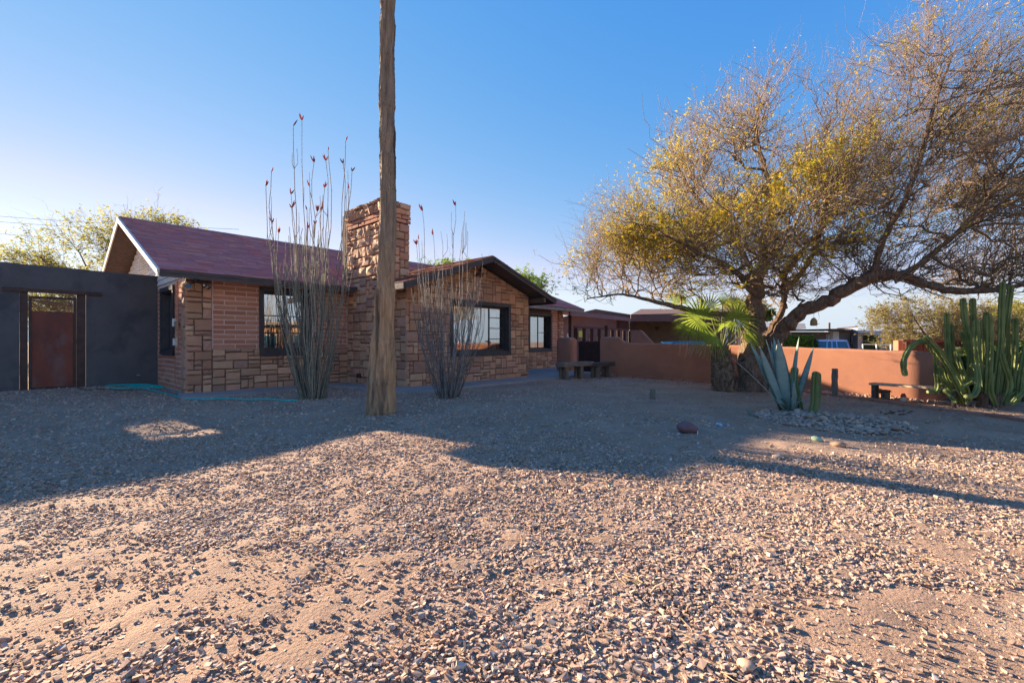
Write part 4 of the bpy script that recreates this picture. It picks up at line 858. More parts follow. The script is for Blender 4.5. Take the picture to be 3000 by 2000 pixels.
# big clump of columnar cactus at the right
oc = thing('organ_pipe_cactus', 'big clump of tall ribbed green cactus columns before the terracotta wall', 'cactus', (0, 0, 0))
m_cactB = M('organ_cactus_skin', (.10, .14, .04), (.21, .245, .075), .6, 4, .15, 40, spec=.35)
Z = lambda pts, Y0, Y1=None: [P(2480+x/3.267, 820+y/3.267, Y0+((Y1 or Y0)-Y0)*k/(len(pts)-1)) for k, (x, y) in enumerate(pts)]
for pts, Y0, Y1, r in (([(1140, 1180), (1060, 1010), (950, 800), (860, 660), (765, 552)], 8.55, 8.3, .062), ([(1170, 1160), (1090, 990), (1000, 840), (930, 720), (850, 630)], 8.7, 8.6, .06),
        ([(1120, 1060), (1010, 1030), (920, 950), (893, 840)], 8.6, 8.5, .055), ([(1060, 1060), (975, 940), (950, 860), (905, 870)], 8.8, 8.7, .045), ([(1090, 1050), (985, 830), (965, 580), (960, 335)], 9.0, 9.0, .057), ([(1120, 1000), (1030, 780), (1010, 600), (1003, 445)], 9.1, 9.1, .053),
        ([(1120, 1010), (1175, 950), (1185, 760), (1180, 600), (1135, 420), (1115, 195)], 8.8, 8.9, .06), ([(1240, 1000), (1225, 700), (1215, 450), (1207, 195)], 9.3, 9.4, .065), ([(1300, 1060), (1270, 820), (1245, 600), (1240, 405)], 8.6, 8.6, .062),
        ([(1350, 1090), (1365, 800), (1370, 580), (1365, 362)], 8.5, 8.5, .068), ([(1360, 1000), (1350, 600), (1340, 325)], 9.2, 9.2, .06), ([(1320, 1000), (1325, 680), (1308, 398)], 9.0, 9.0, .055), ([(1410, 1200), (1440, 900), (1475, 600), (1482, 300), (1495, 40)], 8.75, 8.8, .06),
        ([(1430, 1190), (1490, 800), (1530, 420), (1572, 72)], 9.0, 9.1, .062), ([(1560, 1150), (1600, 800), (1612, 600), (1616, 388)], 8.9, 8.9, .065), ([(1500, 1150), (1555, 1060), (1560, 950), (1505, 790), (1490, 720)], 8.4, 8.4, .055), ([(1200, 740), (1150, 640), (1105, 512)], 8.9, 8.9, .05),
        ([(1140, 1112), (1215, 1105), (1258, 1000), (1250, 850), (1210, 820)], 8.25, 8.5, .055), ([(1180, 1120), (1110, 880), (1050, 700)], 8.65, 8.7, .05), ([(1640, 1130), (1680, 850), (1720, 640)], 8.6, 8.6, .06), ([(1480, 1170), (1530, 800), (1545, 535)], 9.1, 9.1, .055),
        ([(1250, 1120), (1290, 760), (1285, 560)], 9.3, 9.3, .05), ([(1420, 1180), (1410, 900), (1430, 710)], 9.2, 9.2, .05), ([(1570, 1145), (1700, 1075), (1850, 1010)], 8.2, 8.2, .05), ([(1480, 1180), (1600, 1000), (1700, 760), (1760, 560)], 9.2, 9.2, .06), ([(1500, 1180), (1700, 1000), (1800, 700), (1800, 350)], 8.8, 8.8, .065),
        ([(1050, 1160), (990, 1110), (945, 1062)], 8.4, 8.5, .045), ([(1110, 1180), (1040, 1110), (975, 1045)], 8.6, 8.6, .045), ([(1060, 1050), (1250, 930), (1235, 830)], 8.5, 8.6, .05), ([(1430, 1200), (1380, 1060), (1385, 900)], 8.45, 8.5, .055)):
    p = Z(pts, Y0, Y1); p[0].z = min(p[0].z, G(p[0].x, p[0].y)+.12) if p[0].z < .1 else p[0].z; cactus_tube(oc, p, r*.74, 6, m_cactB)
for pts, Y0, r in (([(830, 690), (785, 600), (700, 588), (620, 640), (560, 740), (548, 830), (560, 895)], 8.5, .045), ([(775, 1070), (850, 1062), (868, 1000), (855, 850), (850, 720), (790, 650), (790, 610)], 8.6, .036), ([(900, 1090), (930, 1030), (905, 1000), (850, 1080)], 8.7, .03)):
    cactus_tube(oc, Z(pts, Y0), r, 5, m_cactB)
for k in range(6):
    p = P(2900+k*10-25, 1195, 8.7+.1*(k % 3)); p.z = G(p.x, p.y)-.05; mb = MB(); q = p+Vector((random.uniform(-.12, .12), 0, random.uniform(.3, .5))); mb.tube([p, (p+q)/2, q], [.09, .08, .06], 9); mb.build('woody_base', m_bark, oc)

# small fan palm
fp = thing('fan_palm', 'short fan palm with bright green fronds beside the terracotta wall', 'palm', (0, 0, 0)); FY = 10.9; fx, fy = 4.98, 10.9; fz = G(fx, fy)
mb = MB(); n = 30; mb.tube([(fx+.12*(1-k/n)+.0, fy, fz-.1+1.1*k/n) for k in range(n+1)], [.27-.10*(k/n) for k in range(n+1)], 20); mb.build('trunk', m_thatch, fp)
V = []; F = []
mbB = MB()
for k in range(520):
    f = random.random(); a = random.uniform(0, 6.28); r0 = .265-.10*f; c = Vector((fx+.12*(1-f), fy, fz+1.02*f)); d = Vector((math.cos(a), math.sin(a), 0)); s = Vector((-d.y, d.x, 0)); w_ = random.uniform(.025, .05); l = random.uniform(.07, .15)
    p0 = c+d*(r0-.01); p1 = p0+d*random.uniform(.03, .075)+Vector((0, 0, l*random.choice((1, 1, .6, -.4)))); mbB.add([p0-s*w_, p0+s*w_, p1+s*w_*.5, p1-s*w_*.5, p0+d*.03], [(0, 1, 2, 3), (0, 4, 1), (1, 4, 2), (3, 2, 4), (0, 3, 4)])
props(mbB.build('leaf_bases', m_thatch, fp), kind='stuff')
def frond(hub, axis, nrm, rad, parent, spread=150, n=27, droop=.25, m=m_fan, w0=.03):
    "fan leaf: folded segments joined near the hub, free and drooping at the tips"
    hub = Vector(hub); ax = Vector(axis).normalized(); nv = Vector(nrm); nv = (nv-ax*nv.dot(ax)).normalized(); sd = ax.cross(nv); mb = MB()
    for k in range(n):
        a = R(-spread+2*spread*(k+.5)/n); L_ = rad*random.uniform(.88, 1.05)*(.72+.28*math.cos(a*.6)); d = ax*math.cos(a)+sd*math.sin(a); pr = nv.cross(d); ws = R(spread)*2/n
        vs = []; st = (0.02, .2, .4, .72, 1.0); dr = droop*random.uniform(.6, 1.5)
        for f in st:
            c = hub+d*L_*f+nv*(.10*L_*f*(1-f))-Vector((0, 0, 1))*(dr*L_*max(0, f-.5)**2*2.2)
            wd = L_*f*math.tan(ws/2)*.86 if f <= .4 else L_*.4*math.tan(ws/2)*.86*(1-(f-.4)/.62)
            vs += [c-pr*wd, c-nv*wd*.7, c+pr*wd]
        mb.add(vs, [(3*i+j, 3*i+j+1, 3*i+j+4, 3*i+j+3) for i in range(4) for j in range(2)])
    return mb.build('frond', m, parent)
cc = Vector((fx+.02, fy, fz+1.08))
for dx, dz, dy, ax, nr, rad, sp in ((-.60, .64, -.25, (-.8, 0, .35), (.15, -1, .15), .74, 165), (-.22, .90, .15, (.1, .1, 1), (0, -1, .3), .52, 170), (.27, .62, -.2, (.6, -.1, .3), (-.1, -1, .35), .58, 165), (-.30, .26, -.4, (-.75, -.2, -.55), (.5, -.5, .7), .66, 80), (-.86, 1.02, .35, (-.15, .1, 1), (.1, -1, .1), .50, 95),
        (.62, .58, .1, (.9, .1, -.1), (0, -.7, .7), .58, 120), (.45, .95, .3, (.5, .2, .9), (0, -1, .2), .5, 110), (.05, .50, .5, (.2, .9, .2), (0, -.3, 1), .6, 120), (-.05, .45, -.3, (-.1, -.5, .5), (0, -1, .5), .42, 120), (-.55, .45, .3, (-.9, .3, .1), (0, -.7, .7), .6, 110), (.5, .3, -.15, (.8, -.2, -.4), (.2, -.8, .6), .55, 100), (.02, .95, -.05, (0, 0, 1), (.5, -1, 0), .45, 50)):
    h = cc+Vector((dx, dy, dz)); o = frond(h, ax, nr, rad, fp, sp); mb = MB(); md = cc.lerp(h, .55)+Vector((0, 0, -.05)); mb.tube([tuple(x) for x in resamp([cc+Vector((dx*.05, 0, -.12)), md, h], 8)], [.022, .02, .018, .016, .014, .012, .011, .01], 6); mb.build('petiole', m_gst if False else m_cact2, fp)
mb = MB()
for k in range(46):
    p = P(random.uniform(1990, 2085), 1000+random.uniform(-5, 15), 10.7); q = p+Vector((random.uniform(-.06, .03), 0, -random.uniform(.1, .28))); mb.tube([p+Vector((0, 0, .1)), p, q, q+Vector((-.02, 0, -.04))], [.002]*4, 3, cap=False)
props(mb.build('leaf_threads', m_straw, fp), kind='stuff')

# ------------------------------------------------------------------ twiggy trees
def grow_tree(root, limbs, env, nL1, nL2, nL3, nL4, m_b, m_t, m_l, leaf=.06, nleaf=20000, seed=1, lens=(1.3, .6, .28), up=.25, wind=(0, 0, 0), leafw=None, rt=(.012, .0055, .003, .0018), zmin=None, branches_from=None, lw=.22, ntar=None, k4=3, clump=0):
    rg = np.random.default_rng(seed)
    for k, (pts, radii) in enumerate(limbs):
        q = resamp(pts, max(8, 5*len(pts))); rr = np.interp(np.linspace(0, 1, len(q)), np.linspace(0, 1, len(radii)), radii)
        q[1:-1] += rg.normal(0, 1, (len(q)-2, 3))*rr[1:-1, None]*.16; mb = MB()
        mb.tube([tuple(p) for p in q], list(rr*(1+.08*np.sin(np.arange(len(q))*1.9))), 12, prof=[1, .88, 1.06, .92]); mb.build('trunk' if k < 2 else 'limb', m_b, root)
    LP = np.concatenate([resamp(p, 30)[(8 if i < 2 else 3):] for i, (p, r) in enumerate(limbs)]); LR = np.concatenate([np.interp(np.linspace(0, 1, 30), np.linspace(0, 1, len(r)), r)[(8 if i < 2 else 3):] for i, (p, r) in enumerate(limbs)])
    def inside(p, g=1.0):
        ok = np.zeros(len(p), bool)
        for c, r in env: ok |= (((p-np.array(c))/(np.array(r)*g))**2).sum(1) < 1
        if zmin is not None: ok &= p[:, 2] > zmin(p[:, 0])
        return ok
    T = []
    while sum(len(t) for t in T) < nL1:
        vol = np.array([np.prod(r) for c, r in env]); c, r = env[rg.choice(len(env), p=vol**.7/(vol**.7).sum())]; p = rg.normal(0, 1, (6, 3)); p = unit(p)*rg.uniform(.35, 1, (6, 1))**.6; p = np.array(c)+p*np.array(r); p = p[inside(p, 1)]; T.append(p)
    T = np.concatenate(T)[:nL1]
    D = np.linalg.norm(T[:, None]-LP[None], axis=2)+np.maximum(0, LP[None, :, 2]-T[:, None, 2])*1.2; D = D*rg.uniform(.85, 1.2, D.shape); bi = D.argmin(1); S = LP[bi]; r0 = np.minimum(LR[bi]*.6, rt[0]*2+.012*np.linalg.norm(T-S, axis=1))
    n = 9; f = np.linspace(0, 1, n)[None, :, None]; mid = (S+T)/2+rg.normal(0, .16, S.shape)*np.linalg.norm(T-S, axis=1, keepdims=True)+np.array([0, 0, .05])
    C1 = S[:, None]*(1-f)**2+2*f*(1-f)*mid[:, None]+T[:, None]*f**2; C1[:, 1:] += rg.normal(0, .04, C1[:, 1:].shape)
    R1 = r0[:, None]*(1-f[..., 0]*.75)
    out = [btubes(C1, R1, 5)]; small = []
    Pn, Rn = C1, R1; lv = [(nL2, lens[0], rt[1], 6), (nL3, lens[1], rt[2], 5), (nL4, lens[2], rt[3], k4)]
    ctr = np.mean([c for c, r in env], 0); tips = []
    for li, (m_, L_, rr, npt) in enumerate(lv):
        N = len(Pn); idx = np.repeat(np.arange(N), m_); t = rg.uniform(.22, 1, len(idx))*(Pn.shape[1]-1.001); i0 = t.astype(int); fr = (t-i0)[:, None]
        A = Pn[idx, i0]*(1-fr)+Pn[idx, i0+1]*fr; pd = unit(Pn[idx, i0+1]-Pn[idx, i0]); rp = Rn[idx, i0]
        rd = unit(rg.normal(0, 1, A.shape)); outw = unit(A-ctr)
        d = unit(pd*.75+rd*.75+outw*.30+np.array([0, 0, up])+np.array(wind)); L2 = L_*rg.uniform(.45, 1.25, (len(A), 1))
        keep = inside(A+d*L2, 1.03) | (rg.random(len(A)) < .10); A, d, L2, rp = A[keep], d[keep], L2[keep], rp[keep]
        cu = unit(rg.normal(0, 1, A.shape)+np.array([0, 0, .5])+np.array(wind)*2)*.35; f = np.linspace(0, 1, npt)[None, :, None]
        C = A[:, None]+d[:, None]*L2[:, None]*f+cu[:, None]*L2[:, None]*f**2; C[:, 1:] += rg.normal(0, .062, C[:, 1:].shape)*L2[:, None]
        Rr_ = np.minimum(rr*rg.uniform(.7, 1.4, (len(A), 1)), rp[:, None]*.8+.0006)*(1-.65*f[..., 0]); (out if li == 0 else small).append(btubes(C, Rr_, 4 if li == 0 else 3)); Pn, Rn = C, Rr_
        if li >= 1: tips.append(C)
    V, F = cat_vf(out); props(np_mesh('branches', V, F, m_t, root, smooth=True), kind='stuff'); V, F = cat_vf(small); props(np_mesh('twigs', V, F, m_t, root, smooth=True), kind='stuff')
    if nleaf:
        C = tips[-1]; w_ = leafw(C[:, -1]) if leafw else np.ones(len(C)); 
        if clump:
            q = C[:, -1]; nzv = np.sin(q[:, 0]*2.3+1.7*np.sin(q[:, 2]*1.9))+np.sin(q[:, 1]*2.1+q[:, 2]*1.3)+np.sin(q[:, 2]*3.1-q[:, 0]*1.1); w_ = w_*(.12+np.clip(nzv*.5+.35, 0, 2)**2)
        w_ = w_/w_.sum(); ii = rg.choice(len(C), nleaf, p=w_); A = C[ii, rg.integers(1, C.shape[1], nleaf)]
        d = unit(rg.normal(0, 1, A.shape)*np.array([1, 1, .6])+np.array([0, 0, -.15])+np.array(wind)); s = unit(np.cross(d, rg.normal(0, 1, A.shape))); L2 = leaf*rg.uniform(.5, 1.3, (nleaf, 1)); W2 = L2*lw
        B = A+d*L2; M1 = A+d*L2*.5; nn = np.cross(d, s)*W2*.25; M1 = M1-np.array([0, 0, .1])*L2*.3
        V = np.stack([A, M1-s*W2/2+nn, B, M1+s*W2/2+nn], 1).reshape(-1, 3); F = np.arange(nleaf*4).reshape(-1, 4); props(np_mesh('leaves', V, F, m_l, root), kind='stuff')
    return root
TY = 10.95
mz = thing('mesquite_tree', 'large spreading mesquite with bare twigs and yellowing leaves by the wall', 'tree', (0, 0, 0))
PP = lambda *c: [tuple(P(x, y, Y)) for x, y, Y in c]
limbs = [(PP((2190, 1160, 10.95), (2192, 1100, 10.95), (2200, 1020, 10.95), (2212, 950, 10.95), (2215, 890, 11.0), (2222, 830, 11.1)), [.29, .265, .235, .19, .17, .15]),
    (PP((2228, 1165, 10.98), (2238, 1100, 10.98), (2262, 1010, 10.95), (2300, 960, 10.8), (2345, 915, 10.6), (2410, 890, 10.4), (2480, 850, 10.2), (2560, 808, 10.0), (2630, 806, 9.8), (2700, 830, 9.7), (2790, 852, 9.6), (2900, 850, 9.4), (3020, 830, 9.2)), [.16, .17, .18, .18, .16, .145, .14, .14, .11, .09, .075, .06, .03]),
    (PP((2230, 1010, 11.0), (2262, 960, 11.1), (2290, 910, 11.2), (2296, 860, 11.3), (2300, 800, 11.5)), [0.086, 0.083, 0.079, 0.072, 0.065]),
    (PP((2222, 830, 11.1), (2240, 700, 11.2), (2260, 580, 11.4), (2230, 460, 11.6), (2200, 330, 11.9)), [0.108, 0.086, 0.072, 0.054, 0.022]),
    (PP((2215, 870, 11.0), (2150, 790, 10.7), (2050, 740, 10.4), (1950, 690, 10.1)), [0.086, 0.065, 0.054, 0.040, 0.022]),
    (PP((2205, 930, 10.95), (2120, 920, 10.9), (2040, 912, 10.8), (1965, 895, 10.7), (1905, 880, 10.6), (1820, 862, 10.5), (1720, 875, 10.4)), [0.065, 0.061, 0.058, 0.054, 0.040, 0.025, 0.013]),
    (PP((2300, 800, 11.5), (2380, 700, 11.9), (2460, 600, 12.3), (2520, 480, 12.6), (2560, 330, 13)), [0.065, 0.061, 0.050, 0.036, 0.018]),
    (PP((2555, 812, 10.0), (2590, 700, 9.8), (2650, 590, 9.5), (2700, 450, 9.3), (2740, 300, 9.1), (2790, 160, 9.0)), [0.072, 0.061, 0.054, 0.043, 0.032, 0.014]),
    (PP((2640, 810, 9.8), (2760, 720, 10.2), (2860, 620, 10.6), (2950, 500, 11), (3050, 380, 11.3)), [0.058, 0.054, 0.047, 0.036, 0.022]),
    (PP((2296, 860, 11.3), (2360, 780, 10.9), (2400, 690, 10.5), (2420, 590, 10.1), (2400, 480, 9.8)), [0.065, 0.058, 0.050, 0.040, 0.022]),
    (PP((2222, 830, 11.1), (2150, 700, 11.6), (2060, 600, 12.1), (1990, 500, 12.5), (1960, 400, 12.8)), [0.072, 0.058, 0.047, 0.036, 0.018]),
    (PP((2385, 745, 11.4), (2410, 640, 11.2), (2415, 560, 11.1), (2400, 420, 11)), [0.043, 0.040, 0.032, 0.022])]
env = [((4.7, 10.9, 3.75), (3.3, 2.9, 2.15)), ((6.3, 11.0, 4.7), (3.2, 3.2, 3.2)), ((10.7, 10.6, 5.3), (4.1, 3.4, 3.9)), ((3.3, 10.6, 2.75), (1.9, 1.6, .85)), ((11.5, 9.8, 4.4), (4.0, 3.0, 2.7)), ((6.4, 10.6, 2.9), (2.7, 2.0, .95)), ((2.5, 10.5, 2.6), (1.8, 1.4, .95)), ((7.4, 10.5, 3.3), (2.3, 2.0, 1.3))]
def lw_(p): px = 1500+FPX*p[:, 0]/p[:, 1]; py = 1000-FPX*(p[:, 2]-CAMH)/p[:, 1]; return .22+1.7*np.exp(-((p[:, 0]-4.7)/2.2)**2-((p[:, 2]-3.8)/1.6)**2)*1.5
grow_tree(mz, limbs, env, 225, 10, 6, 2, m_bark, m_twig, m_mleaf, leaf=.075, nleaf=72000, seed=4, lens=(1.35, .72, .38), up=.30, wind=(.10, 0, .05), leafw=lw_, zmin=lambda x: np.where(x < 5.2, 1.80+.05*(x-1), np.where(x < 8, 2.05, 1.9)), rt=(.027, .013, .008, .0055), lw=.30, k4=4, clump=1)
# bird feeder hanging from the limb
bf_ = thing('bird_feeder', 'tan beehive shaped feeder hanging from the mesquite limb', 'bird feeder', tuple(P(2384, 954, 10.4)))
mb = MB(); mb.tube([(0, 0, 0), (0, 0, .03), (0, 0, .06), (0, 0, .10), (0, 0, .14), (0, 0, .17), (0, 0, .185)], [.06, .078, .07, .072, .055, .035, .01], 14); mb.build('hive', M('straw_weave', (.36, .26, .12), (.24, .17, .08), .9, 20, .6, 60), bf_); mb = MB(); mb.tube([(0, 0, .18), (.01, 0, .42)], .003, 5); mb.build('cord', m_steel, bf_); mb = MB(); mb.bar((0, -.07, .045), (.06, -.12, .045), .008, .008); mb.build('perch', m_wood, bf_)

def bg_tree(name, label, x, y, env, m_l, nl, seed, tr=.16, leaf=.12, n1=50, up=.2, wind=(0, 0, 0), lens=(1.3, .8, .4), nn=(8, 6, 2), lw=.35, group=None, thick=1.6):
    r = thing(name, label, 'tree', (0, 0, 0), 0, group); z0 = G(x, y)-.1; rs = random.Random(seed); c0 = Vector(env[0][0]); limbs = [([(x, y, z0), (x+.1, y, z0+(c0.z-z0)*.35), tuple(Vector((x, y, z0)).lerp(c0, .6))], [tr, tr*.85, tr*.6])]
    s = Vector(limbs[0][0][-1]); s0 = Vector(limbs[0][0][1])
    for k in range(6):
        c, rr = env[k % len(env)]; e = Vector(c)+Vector((rs.uniform(-.6, .6)*rr[0], rs.uniform(-.6, .6)*rr[1], rs.uniform(-.2, .7)*rr[2])); b = s if k % 2 else s0; limbs.append(([tuple(b), tuple(b.lerp(e, .5)+Vector((0, 0, -.1))), tuple(e)], [tr*.5, tr*.35, tr*.12]))
    return grow_tree(r, limbs, env, n1, *nn, m_bark, m_twig, m_l, leaf=leaf, nleaf=nl, seed=seed, lens=lens, up=up, wind=wind, rt=(.03, .012*thick/1.6, .007*thick/1.6, .005*thick/1.6), lw=lw)
bg_tree('palo_verde_tree', 'pale green and yellow tree behind the charcoal wall at far left', -22.0, 25.5, [((-23.2, 25.5, 5.0), (4.4, 3, 3.6)), ((-19.8, 25.5, 5.6), (3.3, 2.4, 2.8)), ((-27, 25.5, 4.0), (3, 3, 2.4))], m_gleaf, 24000, 21, leaf=.17, tr=.22, n1=90, wind=(-.25, 0, .05), lens=(1.8, 1.1, .6))
bg_tree('green_tree', 'bright green tree whose tips show above the gable roof', -2.2, 26, [((-3.0, 26, 4.7), (2.4, 2.5, 1.0)), ((.9, 26, 4.3), (1.7, 2, .9))], m_bleaf, 12000, 22, leaf=.16, n1=40)
bg_tree('spreading_desert_tree', 'wide olive desert tree beyond the wall behind the plank bench', 24.0, 25.5, [((23.0, 25.5, 1.9), (3.1, 2.4, 1.9)), ((25.8, 25.5, 1.6), (2.9, 2.4, 1.6))], m_oleaf, 30000, 23, leaf=.13, n1=70, lens=(1.5, .9, .4), lw=.3)
bg_tree('yellow_desert_tree', 'rounder yellow tree behind the columnar cactus clump', 28.2, 27, [((28.5, 27, 1.7), (2.4, 2.2, 1.7)), ((31, 28, 1.7), (2.4, 2.0, 1.9))], m_gleaf, 16000, 24, leaf=.14, n1=40)
bg_tree('dark_green_tree', 'dark green leafy tree at the far right beyond the wall', 37.5, 33, [((37.8, 33, 2.1), (1.8, 1.8, 1.9))], m_dleaf, 9000, 25, leaf=.28, n1=26, lw=.6)
bg_tree('distant_pine', 'small dark pine showing above the tan house roof', 31, 58, [((31, 58, 4.4), (2.2, 2, 1.0))], m_dleaf, 5000, 26, leaf=.4, n1=20, lw=.5)
bg_tree('distant_bare_tree', 'brownish tree showing behind the raised roof of the tan house', 27.5, 54, [((27.5, 54, 5.2), (2.6, 2, 1.4))], m_oleaf, 5000, 27, leaf=.3, n1=26, lw=.4)
# shrub masses beyond the wall
def shrub(name, label, c, r, m, n=5000, s=.07, box=False, cat='shrub', hollow=True):
    rg = np.random.default_rng(int(abs(c[0]*97+c[1]*13))); root = thing(name, label, cat, (0, 0, 0)); p = rg.normal(0, 1, (n, 3))
    if box: p = rg.uniform(-1, 1, (n, 3)); ax = rg.integers(0, 3, n); p[np.arange(n), ax] = np.sign(p[np.arange(n), ax])*rg.uniform(.8, 1, n)
    else: p = unit(p)*rg.uniform(.6, 1, (n, 1))*(1+.12*np.sin(p[:, :1]*9))
    A = np.array(c)+p*np.array(r); d = unit(rg.normal(0, 1, (n, 3))); e = unit(np.cross(d, rg.normal(0, 1, (n, 3)))); L_ = s*rg.uniform(.6, 1.3, (n, 1))
    V = np.stack([A-d*L_/2, A-e*L_/3, A+d*L_/2, A+e*L_/3], 1).reshape(-1, 3); props(np_mesh('leaves', V, np.arange(4*n).reshape(-1, 4), m, root), kind='stuff')
    bv, bf = ico(2); np_mesh('shade_core', bv*np.array(r)*.8*(1 if not box else .95)+np.array(c), bf, m_dark2, root)  # dark core stands in for the shade among the leaves
    mb = MB(); mb.tube([(c[0], c[1], G(c[0], c[1])-.1), (c[0], c[1], c[2])], [.05, .03], 7); mb.build('stem', m_bark, root); return root
m_dark2 = M('inner_shade_dark', (.035, .05, .018), None, .9)  # shade inside shrubs and porch put into a near-black colour
shrub('clipped_hedge', 'square clipped yellow green hedge before the tan house', tuple(P(2338, 1004, 27)), (.62, .5, .44), m_hedge, 5000, .09, True, 'hedge')
shrub('round_shrub', 'dark round shrub right of the clipped hedge', tuple(P(2378, 1008, 27)), (.34, .34, .44), m_dleaf, 2600, .08)
shrub('oleander_bush', 'dark leafy bush behind the columnar cactus clump', (10.1, 9.9, .45), (.75, .4, .62), m_dleaf, 5200, .07)
shrub('oleander_bush', 'dark bush right of the cactus clump at the picture edge', (11.9, 10.6, .5), (.8, .5, .62), m_dleaf, 5200, .07)

# ------------------------------------------------------------------ neighbours, street things
m_mauve = M('mauve_siding', (.26, .155, .155), (.22, .13, .13), .85, 2); m_mauved = M('brown_fascia', (.15, .085, .08), (.12, .07, .065), .85, 2); m_tanb = M('tan_block', (.22, .17, .14), (.18, .14, .115), .9, 3, .3, 20)
m_tan = M('tan_wall_paint', (.20, .165, .14), (.17, .14, .12), .9, 2); m_blue_g = M('grey_blue_wall', (.20, .22, .28), (.17, .19, .25), .8, 2); m_offw = M('off_white_wall', (.55, .52, .50), (.48, .46, .44), .85, 2); m_roofg = M('pale_roof', (.42, .37, .33), (.36, .32, .29), .9, 2)
# patio cover and fence by the house corner
pc = thing('patio_cover', 'low patio roof on dark posts beside the right end of the house', 'patio cover', (0, 0, 0)); q0 = Vector((2.47, 19.6, 0)); q1 = Vector((6.66, 25.6, 0)); bk = Vector((-1.9, 1.4, 0))
mb = MB(); mb.bar(q0+Vector((0, 0, 2.31)), q1+Vector((0, 0, 2.31)), .06, .16); mb.build('beam', m_mauve, pc)
mb = MB(); mb.prism([q0+Vector((0, 0, 2.40)), q1+Vector((0, 0, 2.40)), q1+bk+Vector((0, 0, 2.50)), q0+bk+Vector((0, 0, 2.50))], (0, 0, .04)); mb.build('roof_sheet', m_mauve, pc)
for q in (q0, q1): mb = MB(); mb.bar(q+Vector((.02, .03, -.4)), q+Vector((.02, .03, 2.22)), .13, .13, (0, 1, 0)); mb.build('post', m_dkwood, pc)
pf = thing('panel_fence', 'red brown wooden fence with wide uprights under the patio roof', 'fence', (0, 0, 0)); f0 = Vector((2.72, 19.9, 0)); f1 = Vector((6.5, 25.35, 0)); nfp = 8; fd = f1-f0
mb = MB(); mb.bar(f0+Vector((0, 0, 1.74)), f1+Vector((0, 0, 1.74)), .06, .09); mb.build('rail', m_rdwood, pf)
for k in range(nfp+1): p = f0+fd*k/nfp; mb = MB(); mb.bar(p+Vector((.05, -.03, -.3)), p+Vector((.05, -.03, 1.69+(.2 if k == 4 else 0))), .16, .07, (0, 1, 0)); mb.build('upright', m_dkwood, pf)
for k in range(nfp): a = f0+fd*(k+.1)/nfp; b = f0+fd*(k+.9)/nfp; mb = MB(); mb.prism([a+Vector((-.04, .03, -.3)), b+Vector((-.04, .03, -.3)), b+Vector((-.04, .03, 1.68)), a+Vector((-.04, .03, 1.68))], (-.02, .015, 0)); mb.build('panel', M('grey_brown_board', (.23, .15, .13), (.17, .11, .10), .85, 4, .3, 15, stretch=(8, 8, 1)) if k == 0 else bpy.data.materials['grey_brown_board'], pf)
sg_ = f0+fd*.06+Vector((.1, -.12, 1.43)); mb = MB(); mb.bar(sg_-Vector((.12, .12, 0)), sg_+Vector((.08, .16, 0)), .01, .28); props(mb.build('notice_sign', M('yellow_sign', (.65, .55, .12))), 'small blank yellow notice fixed to the red brown fence', 'sign')
ew = MB(); a = P(1847, 1000, 21.5); b = P(1880, 1000, 21.2); c = P(1916, 1000, 20.9)
ew.prism([(a.x, a.y, -.4), (c.x, c.y, -.4), (c.x, c.y, .98), (b.x, b.y, 1.60), (b.x-.12, b.y, 1.63), (a.x, a.y, 1.63)], (.1, .18, 0)); props(ew.build('stucco_end_wall', m_skin, bevel=.03), 'short stucco wall end with sloping top behind the garden wall', 'wall')
# neighbour house beyond
nh = thing('neighbour_house', 'mauve brown neighbour house with deep carport beyond the patio', 'house', (0, 0, 0))
mb = MB()
def quadbox(pts, back, m, name, parent):
    mb = MB(); mb.prism(pts, back); return mb.build(name, m, parent)
quadbox([P(1640, 1040, 31), P(1806, 1040, 31), P(1806, 932, 31), P(1720, 925, 31), P(1640, 935, 31)], (0, 6, 0), m_mauve, 'siding_wall', nh)
for k in range(16): x = 1648+k*10; mb = MB(); mb.bar(P(x, 1040, 30.97), P(x, 934, 30.97), .03, .02, (0, 1, 0)); mb.build('batten', m_mauve, nh)
quadbox([P(1806, 1040, 31.2), P(1852, 1040, 31.2), P(1852, 934, 31.2), P(1806, 934, 31.2)], (0, 5, 0), m_rdwood, 'wall', nh)
quadbox([P(1815, 1020, 31.15), P(1842, 1020, 31.15), P(1842, 945, 31.15), P(1815, 945, 31.15)], (0, .04, 0), m_mauved, 'door', nh)
quadbox([P(1640, 937, 30.3), P(1740, 918, 30.3), P(1905, 936, 30.3), P(1905, 930, 30.3), P(1745, 905, 30.3), P(1640, 930, 30.3)], (0, 7, 0), m_mauved, 'roof', nh)
quadbox([P(1848, 941, 27), P(2150, 941, 27), P(2150, 915, 27), P(1848, 921, 27)], (0, .08, 0), m_mauved, 'fascia', nh)
quadbox([P(1848, 940.5, 27.1), P(2150, 940.5, 27.1), P(2150, 939.5, 34), P(1848, 939.5, 34)], (0, 0, .06), m_tanb, 'carport_ceiling', nh)
quadbox([P(1848, 921, 27), P(2150, 915, 27), P(2130, 905, 34), P(1878, 905, 34)], (0, 0, -.02), m_mauved, 'roof', nh)
quadbox([P(1852, 1040, 33), P(2150, 1040, 33), P(2150, 940, 33), P(1852, 940, 33)], (0, .2, 0), m_tanb, 'block_wall', nh)
zc = -.45; r_ = 0; mbk = MB()
while zc < 2.5:
    xk = P(1870, 1000, 33).x+(.2 if r_ % 2 else 0)
    while xk < P(2150, 1000, 33).x: mbk.box(xk+.012, xk+.39, 32.975, 33, zc+.01, zc+.19); xk += .4
    zc += .2; r_ += 1
props(mbk.build('blocks', m_tanb, nh), kind='stuff')
mb = MB(); mb.bar(P(1922, 962, 32.9), P(1930, 962, 32.9), .1, .25); mb.build('wall_lamp', m_steel, nh)
